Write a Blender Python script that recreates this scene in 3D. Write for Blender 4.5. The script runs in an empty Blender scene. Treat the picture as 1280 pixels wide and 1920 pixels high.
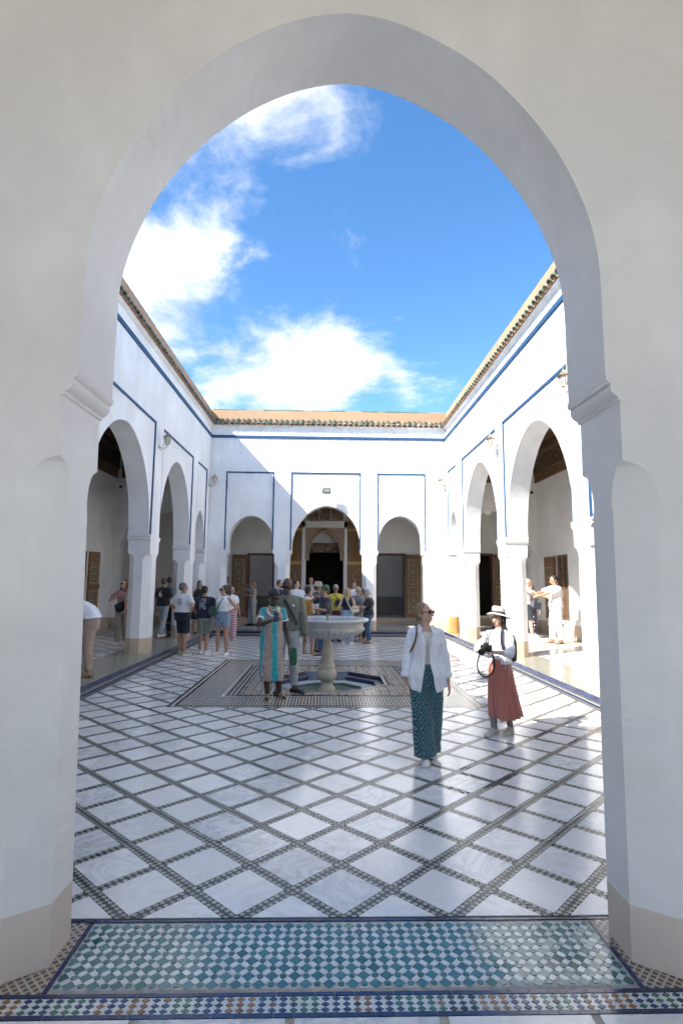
import bpy, bmesh, math, random
from math import radians, sin, cos, pi, sqrt, atan2
from mathutils import Vector, Matrix, noise
import numpy as np

random.seed(7)
S = bpy.context.scene
COL = S.collection

# ------------------------------------------------------------------ camera
CAM_H = 1.8
PITCH, YAW, ROLL = radians(7.152), radians(1.481), radians(.488)
cam = bpy.data.cameras.new('camera')
cam.sensor_fit = 'HORIZONTAL'; cam.sensor_width = 36.0; cam.lens = 36.0*1038.77/1280.0
cam.clip_start = .05; cam.clip_end = 2000
camo = bpy.data.objects.new('camera', cam); COL.objects.link(camo)
_f = Vector((sin(YAW)*cos(PITCH), cos(YAW)*cos(PITCH), sin(PITCH)))
_r = Vector((cos(YAW), -sin(YAW), 0)); _u = _r.cross(_f)
_r2 = _r*cos(ROLL)+_u*sin(ROLL); _u2 = -_r*sin(ROLL)+_u*cos(ROLL)
M = Matrix(((_r2.x, _u2.x, -_f.x, 0), (_r2.y, _u2.y, -_f.y, 0), (_r2.z, _u2.z, -_f.z, CAM_H), (0, 0, 0, 1)))
camo.matrix_world = M
S.camera = camo

# ------------------------------------------------------------------ render settings
S.render.engine = 'CYCLES'
cy = S.cycles
cy.use_denoising = True
try: cy.denoiser = 'OPENIMAGEDENOISE'
except Exception: pass
cy.max_bounces = 8; cy.diffuse_bounces = 7; cy.glossy_bounces = 3; cy.transmission_bounces = 4
cy.sample_clamp_indirect = 8.0
cy.caustics_reflective = False; cy.caustics_refractive = False
cy.use_adaptive_sampling = True; cy.adaptive_threshold = .03
S.view_settings.view_transform = 'Standard'
S.view_settings.look = 'None'
S.view_settings.gamma = 1.0
S.view_settings.use_curve_mapping = False
S.view_settings.exposure = 2.68

# ------------------------------------------------------------------ node helpers
def N(nt, typ, ins=None, **attrs):
    n = nt.nodes.new(typ)
    for k, v in attrs.items(): setattr(n, k, v)
    if ins:
        for k, v in ins.items():
            s = n.inputs[k]
            if isinstance(v, bpy.types.NodeSocket): nt.links.new(v, s)
            else: s.default_value = v
    return n
def MATH(nt, op, a, b=0.0, c=None, clamp=False):
    n = nt.nodes.new('ShaderNodeMath'); n.operation = op; n.use_clamp = clamp
    for i, v in enumerate((a, b) if c is None else (a, b, c)):
        if isinstance(v, bpy.types.NodeSocket): nt.links.new(v, n.inputs[i])
        else: n.inputs[i].default_value = v
    return n.outputs[0]
def MIX(nt, fac, a, b, blend='MIX'):
    n = nt.nodes.new('ShaderNodeMix'); n.data_type = 'RGBA'; n.blend_type = blend
    def put(s, v):
        if isinstance(v, bpy.types.NodeSocket): nt.links.new(v, s)
        elif isinstance(v, (int, float)): s.default_value = v
        else: s.default_value = (v[0], v[1], v[2], 1)
    put(n.inputs[0], fac); put(n.inputs[6], a); put(n.inputs[7], b)
    return n.outputs[2]
def RAMP(nt, fac, stops, interp='LINEAR'):
    n = nt.nodes.new('ShaderNodeValToRGB'); cr = n.color_ramp; cr.interpolation = interp
    while len(cr.elements) < len(stops): cr.elements.new(.5)
    for e, (p, c) in zip(cr.elements, stops):
        e.position = p
        if isinstance(c, (int, float)): c = (c, c, c)
        e.color = (c[0], c[1], c[2], 1)
    nt.links.new(fac, n.inputs[0])
    return n.outputs[0]
def newmat(name):
    m = bpy.data.materials.new(name); m.use_nodes = True
    nt = m.node_tree; nt.nodes.clear()
    b = nt.nodes.new('ShaderNodeBsdfPrincipled'); o = nt.nodes.new('ShaderNodeOutputMaterial')
    nt.links.new(b.outputs[0], o.inputs[0])
    return m, nt, b
def setin(nt, b, key, v):
    s = b.inputs[key]
    if isinstance(v, bpy.types.NodeSocket): nt.links.new(v, s)
    elif isinstance(v, (tuple, list)): s.default_value = (v[0], v[1], v[2], 1)
    else: s.default_value = v
def objco(nt): return nt.nodes.new('ShaderNodeTexCoord').outputs['Object']
def noisetex(nt, vec, scale, detail=3, rough=.55, dist=0):
    n = N(nt, 'ShaderNodeTexNoise', {'Vector': vec, 'Scale': scale, 'Detail': detail, 'Roughness': rough, 'Distortion': dist})
    return n.outputs[0]
def bump(nt, b, h, strength=.3, dist=.01):
    n = N(nt, 'ShaderNodeBump', {'Height': h, 'Strength': strength, 'Distance': dist})
    nt.links.new(n.outputs[0], b.inputs['Normal']); return n
def sc(nt, vec, s):
    n = N(nt, 'ShaderNodeMapping', {'Vector': vec, 'Scale': s}); return n.outputs[0]

# ------------------------------------------------------------------ sky and sun
SUN = Vector((1.0, .62, -1.06)).normalized()        # the way the light travels
sun_el = math.asin(-SUN.z); sun_az = atan2(-SUN.x, -SUN.y)   # clockwise from +Y
w = bpy.data.worlds.new('World'); S.world = w; w.use_nodes = True
nt = w.node_tree; nt.nodes.clear()
sky = N(nt, 'ShaderNodeTexSky', sky_type='NISHITA', sun_disc=False, sun_elevation=sun_el, sun_rotation=sun_az,
        altitude=450, air_density=1.0, dust_density=.35, ozone_density=2.2)
dirv = nt.nodes.new('ShaderNodeTexCoord').outputs['Generated']
sep = N(nt, 'ShaderNodeSeparateXYZ', {'Vector': dirv})
zz = MATH(nt, 'MAXIMUM', sep.outputs[2], .02)
# cloud layer: the direction carried onto a flat layer overhead
inv = MATH(nt, 'DIVIDE', 1.0, MATH(nt, 'ADD', zz, .22))
lay = N(nt, 'ShaderNodeVectorMath', {0: dirv, 'Scale': inv}, operation='SCALE').outputs[0]
warp = N(nt, 'ShaderNodeTexNoise', {'Vector': lay, 'Scale': 2.2, 'Detail': 2.0})
wv = N(nt, 'ShaderNodeVectorMath', {0: warp.outputs['Color'], 1: (.26, .26, .26), 2: lay}, operation='MULTIPLY_ADD').outputs[0]
n1 = noisetex(nt, wv, 2.6, 7, .62)
cov = MATH(nt, 'MULTIPLY_ADD', n1, 1.7, -.35)
# where the banks of cloud stand (direction, reach, weight); negative = clear gaps
BANKS = [((-.13, .755, .643), .25, .22), ((.02, .76, .65), .22, .21), ((.06, .80, .60), .15, .14),
         ((-.31, .825, .47), .25, .16), ((-.16, .895, .415), .25, .15), ((.02, .92, .39), .20, .15), ((-.05, .95, .30), .28, .08), ((.16, .905, .40), .14, .14),
         ((.24, .77, .60), .46, -.46), ((-.09, .84, .55), .20, -.24), ((-.26, .77, .585), .13, -.18), ((.26, .89, .40), .28, -.24)]
for d, rad, amp in BANKS:
    dist = N(nt, 'ShaderNodeVectorMath', {0: dirv, 1: tuple(Vector(d).normalized())}, operation='DISTANCE').outputs['Value']
    g = N(nt, 'ShaderNodeMapRange', {'Value': dist, 'From Min': 0.0, 'From Max': rad, 'To Min': amp, 'To Max': 0.0}, interpolation_type='SMOOTHSTEP').outputs[0]
    cov = MATH(nt, 'ADD', cov, g)
mask = N(nt, 'ShaderNodeMapRange', {'Value': cov, 'From Min': .40, 'From Max': .86}, interpolation_type='SMOOTHSTEP').outputs[0]
mask = MATH(nt, 'MULTIPLY', mask, .97)
cshade = MATH(nt, 'ADD', MATH(nt, 'MULTIPLY', warp.outputs[0], .5), MATH(nt, 'MULTIPLY', n1, .5))
ccol = RAMP(nt, cshade, [(.36, (.33, .40, .52)), (.66, (1.0, .99, .97))])
skyc = N(nt, 'ShaderNodeHueSaturation', {'Color': sky.outputs[0], 'Saturation': 1.22, 'Value': 1.0}).outputs[0]
bg1 = N(nt, 'ShaderNodeBackground', {'Color': skyc, 'Strength': .053})
bg2 = N(nt, 'ShaderNodeBackground', {'Color': ccol, 'Strength': .30})
mx = N(nt, 'ShaderNodeMixShader', {0: mask, 1: bg1.outputs[0], 2: bg2.outputs[0]})
out = nt.nodes.new('ShaderNodeOutputWorld'); nt.links.new(mx.outputs[0], out.inputs[0])

sl = bpy.data.lights.new('sun', 'SUN'); sl.energy = 2.25; sl.angle = radians(.53); sl.color = (1.0, .945, .86)
so = bpy.data.objects.new('sun', sl); COL.objects.link(so)
so.rotation_euler = SUN.to_track_quat('-Z', 'Y').to_euler(); so.location = (-10, -5, 20)

w.cycles.sampling_method = 'MANUAL'; w.cycles.sample_map_resolution = 512
# ------------------------------------------------------------------ mesh helpers
class MB:
    """collects polygons; build() links them as one mesh object"""
    def __init__(s): s.v = []; s.f = []; s.m = []
    def add(s, vs, fs, mi=0):
        o = len(s.v); s.v += [tuple(p) for p in vs]
        s.f += [tuple(i+o for i in f) for f in fs]; s.m += [mi]*len(fs)
        return s
    def box(s, x0, x1, y0, y1, z0, z1, mi=0, bottom=True):
        if x0 > x1: x0, x1 = x1, x0
        if y0 > y1: y0, y1 = y1, y0
        if z0 > z1: z0, z1 = z1, z0
        v = [(x0,y0,z0),(x1,y0,z0),(x1,y1,z0),(x0,y1,z0),(x0,y0,z1),(x1,y0,z1),(x1,y1,z1),(x0,y1,z1)]
        f = [(4,5,6,7),(0,1,5,4),(1,2,6,5),(2,3,7,6),(3,0,4,7)]
        if bottom: f.append((3,2,1,0))
        return s.add(v, f, mi)
    def poly(s, pts, mi=0): return s.add(pts, [tuple(range(len(pts)))], mi)
    def loft(s, rings, caps=True, closed=True, mi=0):
        n = len(rings[0]); vs = [p for r in rings for p in r]; fs = []
        for i in range(len(rings)-1):
            for j in range(n if closed else n-1):
                k = (j+1) % n
                fs.append((i*n+j, i*n+k, (i+1)*n+k, (i+1)*n+j))
        if caps:
            fs.append(tuple(reversed(range(n)))); fs.append(tuple((len(rings)-1)*n+j for j in range(n)))
        return s.add(vs, fs, mi)
    def lathe(s, prof, c=(0,0,0), n=24, mi=0, fn=None, caps=True):
        rings = []
        for r, z in prof:
            ring = []
            for j in range(n):
                a = 2*pi*j/n; rr = r if fn is None else fn(r, z, a)
                ring.append((c[0]+rr*cos(a), c[1]+rr*sin(a), c[2]+z))
            rings.append(ring)
        return s.loft(rings, caps=caps, mi=mi)
    def tube(s, pts, r, n=8, mi=0):
        pts = [Vector(p) for p in pts]; rings = []
        for i, p in enumerate(pts):
            t = (pts[min(i+1, len(pts)-1)]-pts[max(i-1, 0)]).normalized()
            a = t.orthogonal().normalized() if abs(t.z) > .9 else t.cross(Vector((0,0,1))).normalized()
            b = t.cross(a).normalized(); rr = r[i] if isinstance(r, (list, tuple)) else r
            rings.append([p+a*rr*cos(2*pi*j/n)+b*rr*sin(2*pi*j/n) for j in range(n)])
        return s.loft(rings, mi=mi)
    def ell(s, c, rx, ry, rz, rot=None, n=14, k=8, mi=0):
        c = Vector(c); rings = []
        for i in range(k+1):
            th = pi*(i+.0)/k; th = min(max(th, .03), pi-.03)
            ring = []
            for j in range(n):
                a = 2*pi*j/n
                p = Vector((rx*sin(th)*cos(a), ry*sin(th)*sin(a), -rz*cos(th)))
                if rot is not None: p = rot @ p
                ring.append(c+p)
            rings.append(ring)
        return s.loft(rings, mi=mi)
    def cap(s, p0, p1, r0, r1, n=12, mi=0):
        """tapered capsule"""
        p0, p1 = Vector(p0), Vector(p1); d = p1-p0
        if d.length < 1e-6: return s.ell(p0, r0, r0, r0)
        t = d.normalized(); a = t.orthogonal().normalized(); b = t.cross(a); rings = []
        for q in (.08, .35, .7, .93): rings.append((p0-t*r0*sqrt(1-q*q), r0*q))
        rings += [(p0, r0), (p1, r1)]
        for q in (.93, .7, .35, .08): rings.append((p1+t*r1*sqrt(1-q*q), r1*q))
        return s.loft([[c+a*r*cos(2*pi*j/n)+b*r*sin(2*pi*j/n) for j in range(n)] for c, r in rings], mi=mi)
    def mesh(s, name):
        me = bpy.data.meshes.new(name); me.from_pydata(s.v, [], s.f); me.update()
        return me
    def build(s, name, mats, parent=None, smooth=False, loc=None):
        me = s.mesh(name)
        if not isinstance(mats, (list, tuple)): mats = [mats]
        for m in mats: me.materials.append(m)
        if len(mats) > 1: me.polygons.foreach_set('material_index', s.m)
        if smooth is True: me.polygons.foreach_set('use_smooth', [True]*len(me.polygons))
        o = link(name, me, parent, loc)
        if isinstance(smooth, float):
            me.polygons.foreach_set('use_smooth', [True]*len(me.polygons)); me.set_sharp_from_angle(angle=radians(smooth))
        return o
def link(name, me, parent=None, loc=None):
    o = bpy.data.objects.new(name, me); COL.objects.link(o)
    if parent is not None: o.parent = parent
    if loc is not None: o.location = loc
    return o
def tag(o, label, cat=None, group=None, kind=None):
    o['label'] = label
    if cat: o['category'] = cat
    if group: o['group'] = group
    if kind: o['kind'] = kind
    return o
def structure(o): o['kind'] = 'structure'; return o
def stuff(o): o['kind'] = 'stuff'; return o
def empty(name, loc=(0,0,0), rz=0):
    o = bpy.data.objects.new(name, None); COL.objects.link(o); o.location = loc; o.rotation_euler.z = rz
    o.empty_display_size = .1; return o
def bevel(o, wd=.006, seg=2, ang=35):
    m = o.modifiers.new('bevel', 'BEVEL'); m.width = wd; m.segments = seg; m.limit_method = 'ANGLE'; m.angle_limit = radians(ang)
    return o
def rint(a, b): return random.uniform(a, b)
def clip(poly, x0, x1, y0, y1):
    for ax, v, sg in ((0, x0, 1), (0, x1, -1), (1, y0, 1), (1, y1, -1)):
        o = []
        for i in range(len(poly)):
            p, q = poly[i], poly[(i+1) % len(poly)]
            dp, dq = sg*(p[ax]-v), sg*(q[ax]-v)
            if dp >= 0: o.append(p)
            if (dp > 0 and dq < 0) or (dp < 0 and dq > 0):
                t = dp/(dp-dq); o.append((p[0]+(q[0]-p[0])*t, p[1]+(q[1]-p[1])*t))
        poly = o
        if len(poly) < 3: return []
    return poly
def area(p): return abs(sum(p[i][0]*p[(i+1)%len(p)][1]-p[(i+1)%len(p)][0]*p[i][1] for i in range(len(p))))/2
# ------------------------------------------------------------------ materials
def plaster(name, col=(.80,.80,.80), col2=None, rough=.75, wear=.5, cracks=0.0, rain=0.0):
    m, nt, b = newmat(name); co = objco(nt)
    col2 = col2 or tuple(c*.93 for c in col)
    streak = noisetex(nt, sc(nt, co, (1.0, 1.0, .7)), 1.1, 6, .60)
    c = MIX(nt, RAMP(nt, streak, [(.30, 0.0), (.55, .8), (.80, 1.0)]), col, tuple(x*(1-.22*wear) for x in col2))
    h = noisetex(nt, co, 5.0, 5, .5)
    if rain:
        zz_ = N(nt, 'ShaderNodeSeparateXYZ', {'Vector': co}).outputs[2]
        rs = noisetex(nt, sc(nt, co, (5.0, 5.0, .22)), 1.5, 4, .65)
        lim = N(nt, 'ShaderNodeMapRange', {'Value': zz_, 'From Min': 5.0, 'From Max': 6.8, 'To Min': 0.0, 'To Max': rain}, interpolation_type='SMOOTHSTEP').outputs[0]
        c = MIX(nt, MATH(nt, 'MULTIPLY', RAMP(nt, rs, [(.50, 0.0), (.72, 1.0)]), lim), c, (.50, .49, .46))
        h = MATH(nt, 'ADD', h, MATH(nt, 'MULTIPLY', noisetex(nt, co, 1.6, 2, .5), 1.6))
    if cracks:
        wv_ = N(nt, 'ShaderNodeTexNoise', {'Vector': co, 'Scale': 3.0, 'Detail': 4.0})
        cw = N(nt, 'ShaderNodeVectorMath', {0: wv_.outputs['Color'], 1: (.35, .35, .35), 2: co}, operation='MULTIPLY_ADD').outputs[0]
        ed = N(nt, 'ShaderNodeTexVoronoi', {'Vector': cw, 'Scale': 1.15, 'Randomness': 1.0}, feature='DISTANCE_TO_EDGE').outputs['Distance']
        ck = MATH(nt, 'MULTIPLY', MATH(nt, 'LESS_THAN', ed, .0022), RAMP(nt, wv_.outputs[0], [(.56, 0.0), (.64, 1.0)]))
        c = MIX(nt, MATH(nt, 'MULTIPLY', ck, cracks), c, (.40, .38, .35))
        tro = noisetex(nt, sc(nt, co, (1.0, 1.0, 2.2)), 2.2, 3, .5, 1.2)
        h = MATH(nt, 'ADD', MATH(nt, 'ADD', h, MATH(nt, 'MULTIPLY', tro, 1.4)), MATH(nt, 'MULTIPLY', ck, -.3))
        gz = N(nt, 'ShaderNodeSeparateXYZ', {'Vector': co}).outputs[2]
        gr = MATH(nt, 'MULTIPLY', RAMP(nt, noisetex(nt, co, 2.6, 5, .6), [(.46, 0.0), (.72, 1.0)]), N(nt, 'ShaderNodeMapRange', {'Value': gz, 'From Min': 2.0, 'From Max': .6, 'To Min': 0.0, 'To Max': .28}).outputs[0])
        c = MIX(nt, gr, c, (.52, .47, .42))
    setin(nt, b, 'Base Color', c); setin(nt, b, 'Roughness', rough)
    bump(nt, b, h, .40, .022)
    return m
WHITE = plaster('white_plaster', (.87, .87, .87), wear=.45, rain=.35)
WARMW = plaster('near_plaster', (.89, .885, .88), wear=.45, cracks=.20)
GAL = plaster('gallery_plaster', (.85, .84, .82), wear=.4)
TAN = plaster('tan_dado', (.60, .47, .35), (.68, .57, .46), wear=1.6)
TANL = plaster('pale_tan_dado', (.80, .705, .635), (.76, .655, .58), wear=.9)
ORANGE = plaster('terracotta_plaster', (.47, .275, .155), (.52, .35, .225), wear=1.6)

def plain(name, col, rough=.5, metal=0.0, var=.12, scale=6, bmp=.0, spec=.5):
    m, nt, b = newmat(name); co = objco(nt)
    n = noisetex(nt, co, scale, 4, .6)
    c = MIX(nt, RAMP(nt, n, [(.3, 0.0), (.7, 1.0)]), tuple(x*(1-var) for x in col), tuple(min(1, x*(1+var)) for x in col))
    setin(nt, b, 'Base Color', c); setin(nt, b, 'Roughness', rough); setin(nt, b, 'Metallic', metal)
    b.inputs['Specular IOR Level'].default_value = spec
    if bmp: bump(nt, b, noisetex(nt, co, scale*6, 3, .6), bmp, .01)
    return m
BLUE = plain('blue_paint', (.010, .070, .175), .6, var=.18, scale=4)
GREY_BLUE = BLUE
DARKMETAL = plain('dark_metal', (.03, .03, .032), .4, .3)
LANT = plain('aged_white_metal', (.55, .50, .43), .5, .3, var=.3, scale=30)
LANTDARK = plain('aged_brass', (.28, .22, .15), .45, .6, var=.3, scale=30)
BULB = plain('frosted_glass', (.62, .58, .50), .25, 0, var=.1)

def wood(name, col, rough=.5, ax=(2, 2, .25)):
    m, nt, b = newmat(name); co = objco(nt)
    g = noisetex(nt, sc(nt, co, ax), 14, 6, .65, .6)
    c = MIX(nt, RAMP(nt, g, [(.32, 0.0), (.68, 1.0)]), tuple(x*.55 for x in col), tuple(min(1, x*1.25) for x in col))
    setin(nt, b, 'Base Color', c); setin(nt, b, 'Roughness', rough); bump(nt, b, g, .35, .006)
    return m
WOOD = wood('brown_wood', (.20, .105, .055))
WOODD = wood('dark_red_wood', (.115, .042, .027))
WOODL = wood('honey_wood', (.42, .25, .105), ax=(2, 2, .25))
WOODBIN = wood('slat_wood', (.60, .34, .12), ax=(3, 3, .3))

def carved(name, dark, light, scale=9, ax=(1, 1, 1), bmp=.7, gold=None):
    """carved and painted ornament: interlaced rings and stars cut into wood or stucco"""
    m, nt, b = newmat(name); co = sc(nt, objco(nt), ax)
    v1 = N(nt, 'ShaderNodeTexVoronoi', {'Vector': co, 'Scale': scale, 'Randomness': .12}, feature='DISTANCE_TO_EDGE').outputs['Distance']
    v2 = N(nt, 'ShaderNodeTexVoronoi', {'Vector': co, 'Scale': scale*2.1, 'Randomness': .35}, feature='F1').outputs['Distance']
    r1 = RAMP(nt, v1, [(.03, 1.0), (.09, 0.0)]); r2 = RAMP(nt, MATH(nt, 'SINE', MATH(nt, 'MULTIPLY', v2, 22.0)), [(.1, 0.0), (.6, 1.0)])
    h = MATH(nt, 'MAXIMUM', r1, MATH(nt, 'MULTIPLY', r2, .75))
    c = MIX(nt, h, dark, light)
    if gold is not None:
        v3 = N(nt, 'ShaderNodeTexVoronoi', {'Vector': co, 'Scale': scale*.7, 'Randomness': .0}, feature='F1').outputs['Distance']
        c = MIX(nt, RAMP(nt, v3, [(.18, 1.0), (.25, 0.0)]), c, gold)
    nn = noisetex(nt, objco(nt), 3, 4, .6)
    c = MIX(nt, .35, c, MIX(nt, nn, tuple(x*.5 for x in dark), light), 'MULTIPLY')
    setin(nt, b, 'Base Color', c); setin(nt, b, 'Roughness', .62); bump(nt, b, h, bmp, .02)
    return m
CARVED_DARK = carved('carved_dark_frieze', (.030, .015, .010), (.27, .19, .12), 10)
CARVED_TAN = carved('carved_tan_frieze', (.22, .11, .05), (.40, .235, .12), 16)
CARVED_GATE = carved('painted_gate_panel', (.20, .095, .03), (.46, .27, .085), 13)
CARVED_STUCCO = carved('carved_stucco', (.40, .27, .18), (.72, .60, .48), 26, bmp=.5)
CARVED_SCREEN = carved('pierced_stucco', (.09, .045, .025), (.52, .36, .24), 8, bmp=.8)
DOORPANEL = carved('painted_door_panel', (.05, .04, .022), (.62, .50, .33), 11, gold=(.78, .72, .60))
GOLDW = plain('ochre_trim', (.42, .27, .06), .5, 0, var=.25, scale=12)

def glazed(name, col, var=.25, rough=.13, spec=.8, chips=True):
    """glazed clay tile: every piece its own shade"""
    m, nt, b = newmat(name)
    oi = nt.nodes.new('ShaderNodeObjectInfo'); ge = nt.nodes.new('ShaderNodeNewGeometry')
    r = MATH(nt, 'FRACT', MATH(nt, 'ADD', oi.outputs['Random'], ge.outputs['Random Per Island']))
    pos = ge.outputs['Position']
    c = MIX(nt, r, tuple(x*(1-var) for x in col), tuple(min(1, x*(1+var)) for x in col))
    n = noisetex(nt, pos, 60, 4, .6)
    c = MIX(nt, MATH(nt, 'MULTIPLY', n, .5), c, tuple(x*.6 for x in col))
    if chips:
        ch = noisetex(nt, pos, 95, 2, .5)
        c = MIX(nt, RAMP(nt, ch, [(.73, 0.0), (.77, 1.0)]), c, (.42, .33, .25))
    setin(nt, b, 'Base Color', c)
    setin(nt, b, 'Roughness', MATH(nt, 'ADD', rough, MATH(nt, 'MULTIPLY', noisetex(nt, pos, 9, 3, .6), .18)))
    b.inputs['Specular IOR Level'].default_value = spec
    bump(nt, b, noisetex(nt, pos, 30, 3, .6), .12, .004)
    return m
Z_TEAL = glazed('teal_glaze', (.052, .185, .185), .30, .04)
Z_WHITE = glazed('white_glaze', (.74, .78, .78), .10, .04)
Z_BLUE = glazed('cobalt_glaze', (.012, .028, .105), .35, .10)
Z_GREEN = glazed('green_glaze', (.045, .085, .072), .35, .12)
Z_GREEN2 = glazed('bright_green_glaze', (.05, .17, .11), .3, .12)
Z_BLACK = glazed('black_glaze', (.022, .020, .020), .3, .14)
Z_CREAM = glazed('cream_glaze', (.58, .55, .48), .16, .16)
Z_BROWN = glazed('brown_glaze', (.27, .13, .055), .35, .14)
Z_NAVY = glazed('navy_glaze', (.022, .055, .15), .3, .12)
GROUT = plain('grout', (.40, .37, .33), .8, var=.25, scale=20)
GROUTD = plain('dark_grout', (.055, .045, .040), .7, var=.3, scale=20)

def marble(name):
    m, nt, b = newmat(name)
    oi = nt.nodes.new('ShaderNodeObjectInfo'); ge = nt.nodes.new('ShaderNodeNewGeometry')
    r = MATH(nt, 'FRACT', MATH(nt, 'ADD', oi.outputs['Random'], ge.outputs['Random Per Island']))
    r2 = MATH(nt, 'FRACT', MATH(nt, 'MULTIPLY', r, 17.31))
    pos = ge.outputs['Position']
    off = N(nt, 'ShaderNodeCombineXYZ', {'X': MATH(nt, 'MULTIPLY', r, 61.0), 'Y': MATH(nt, 'MULTIPLY', r2, 37.0), 'Z': MATH(nt, 'MULTIPLY', r, 13.0)}).outputs[0]
    p = N(nt, 'ShaderNodeVectorMath', {0: pos, 1: off}, operation='ADD').outputs[0]
    rot = N(nt, 'ShaderNodeVectorRotate', {'Vector': p, 'Angle': MATH(nt, 'MULTIPLY', r2, 6.28)}, rotation_type='Z_AXIS').outputs[0]
    st = sc(nt, rot, (1.0, 1.7, 1.0))
    v1 = noisetex(nt, st, 3.2, 9, .62, 1.4)
    vein = RAMP(nt, MATH(nt, 'ABSOLUTE', MATH(nt, 'SUBTRACT', v1, .5)), [(.0, 1.0), (.035, .35), (.10, 0.0)])
    cloud = RAMP(nt, noisetex(nt, st, 2.0, 6, .6, .6), [(.38, 0.0), (.72, 1.0)])
    amt = MATH(nt, 'ADD', .12, MATH(nt, 'MULTIPLY', MATH(nt, 'MULTIPLY', r2, r2), .62))
    c = MIX(nt, r, (.92, .905, .87), (.80, .79, .775))
    c = MIX(nt, MATH(nt, 'MULTIPLY', cloud, MATH(nt, 'MULTIPLY', amt, .75)), c, (.56, .575, .60))
    c = MIX(nt, MATH(nt, 'MULTIPLY', vein, MATH(nt, 'MULTIPLY', amt, .80)), c, (.26, .30, .36))
    warm = RAMP(nt, noisetex(nt, rot, 3.6, 4, .6), [(.58, 0.0), (.80, 1.0)])
    c = MIX(nt, MATH(nt, 'MULTIPLY', warm, MATH(nt, 'MULTIPLY', r, .55)), c, (.55, .44, .31))
    pit = RAMP(nt, noisetex(nt, p, 55, 3, .6), [(.70, 0.0), (.76, 1.0)])
    c = MIX(nt, MATH(nt, 'MULTIPLY', pit, .45), c, (.30, .30, .31))
    setin(nt, b, 'Base Color', c)
    rg = MATH(nt, 'ADD', .05, MATH(nt, 'MULTIPLY', noisetex(nt, pos, 1.3, 5, .65), .24))
    setin(nt, b, 'Roughness', rg); b.inputs['Specular IOR Level'].default_value = .8
    bump(nt, b, MATH(nt, 'ADD', noisetex(nt, pos, 4.0, 3, .5), MATH(nt, 'MULTIPLY', pit, -.1)), .10, .008)
    return m
MARBLE = marble('floor_marble')

def stone(name, col, rough=.55):
    m, nt, b = newmat(name); co = objco(nt)
    n = noisetex(nt, co, 3.5, 7, .65, .8)
    c = MIX(nt, RAMP(nt, n, [(.3, 0.0), (.75, 1.0)]), col, tuple(x*.62 for x in col))
    st = noisetex(nt, sc(nt, co, (6, 6, 1)), 3, 5, .6)
    c = MIX(nt, MATH(nt, 'MULTIPLY', RAMP(nt, st, [(.5, 0.0), (.75, 1.0)]), .5), c, (.34, .27, .20))
    setin(nt, b, 'Base Color', c); setin(nt, b, 'Roughness', rough); bump(nt, b, noisetex(nt, co, 40, 4, .6), .25, .006)
    return m
FMARBLE = stone('fountain_marble', (.58, .58, .58), .4)
FSTONE = stone('pedestal_stone', (.60, .54, .46), .55)

def roofglaze(name):
    m, nt, b = newmat(name)
    oi = nt.nodes.new('ShaderNodeObjectInfo'); pos = nt.nodes.new('ShaderNodeNewGeometry').outputs['Position']
    c = RAMP(nt, oi.outputs['Random'], [(.0, (.035, .070, .055)), (.35, (.065, .11, .085)), (.6, (.11, .15, .125)), (.8, (.20, .21, .18)), (1.0, (.24, .19, .13))])
    ch = noisetex(nt, pos, 22, 5, .65)
    c = MIX(nt, RAMP(nt, ch, [(.52, 0.0), (.66, 1.0)]), c, (.30, .22, .14))
    setin(nt, b, 'Base Color', c); setin(nt, b, 'Roughness', .38); bump(nt, b, ch, .3, .01)
    return m
Z_BAND = glazed('band_cream_glaze', (.46, .44, .385), .2, .16)
ROOF = roofglaze('green_roof_glaze')
PAN = plain('terracotta_pan', (.50, .29, .16), .8, var=.35, scale=18, bmp=.3)

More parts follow.
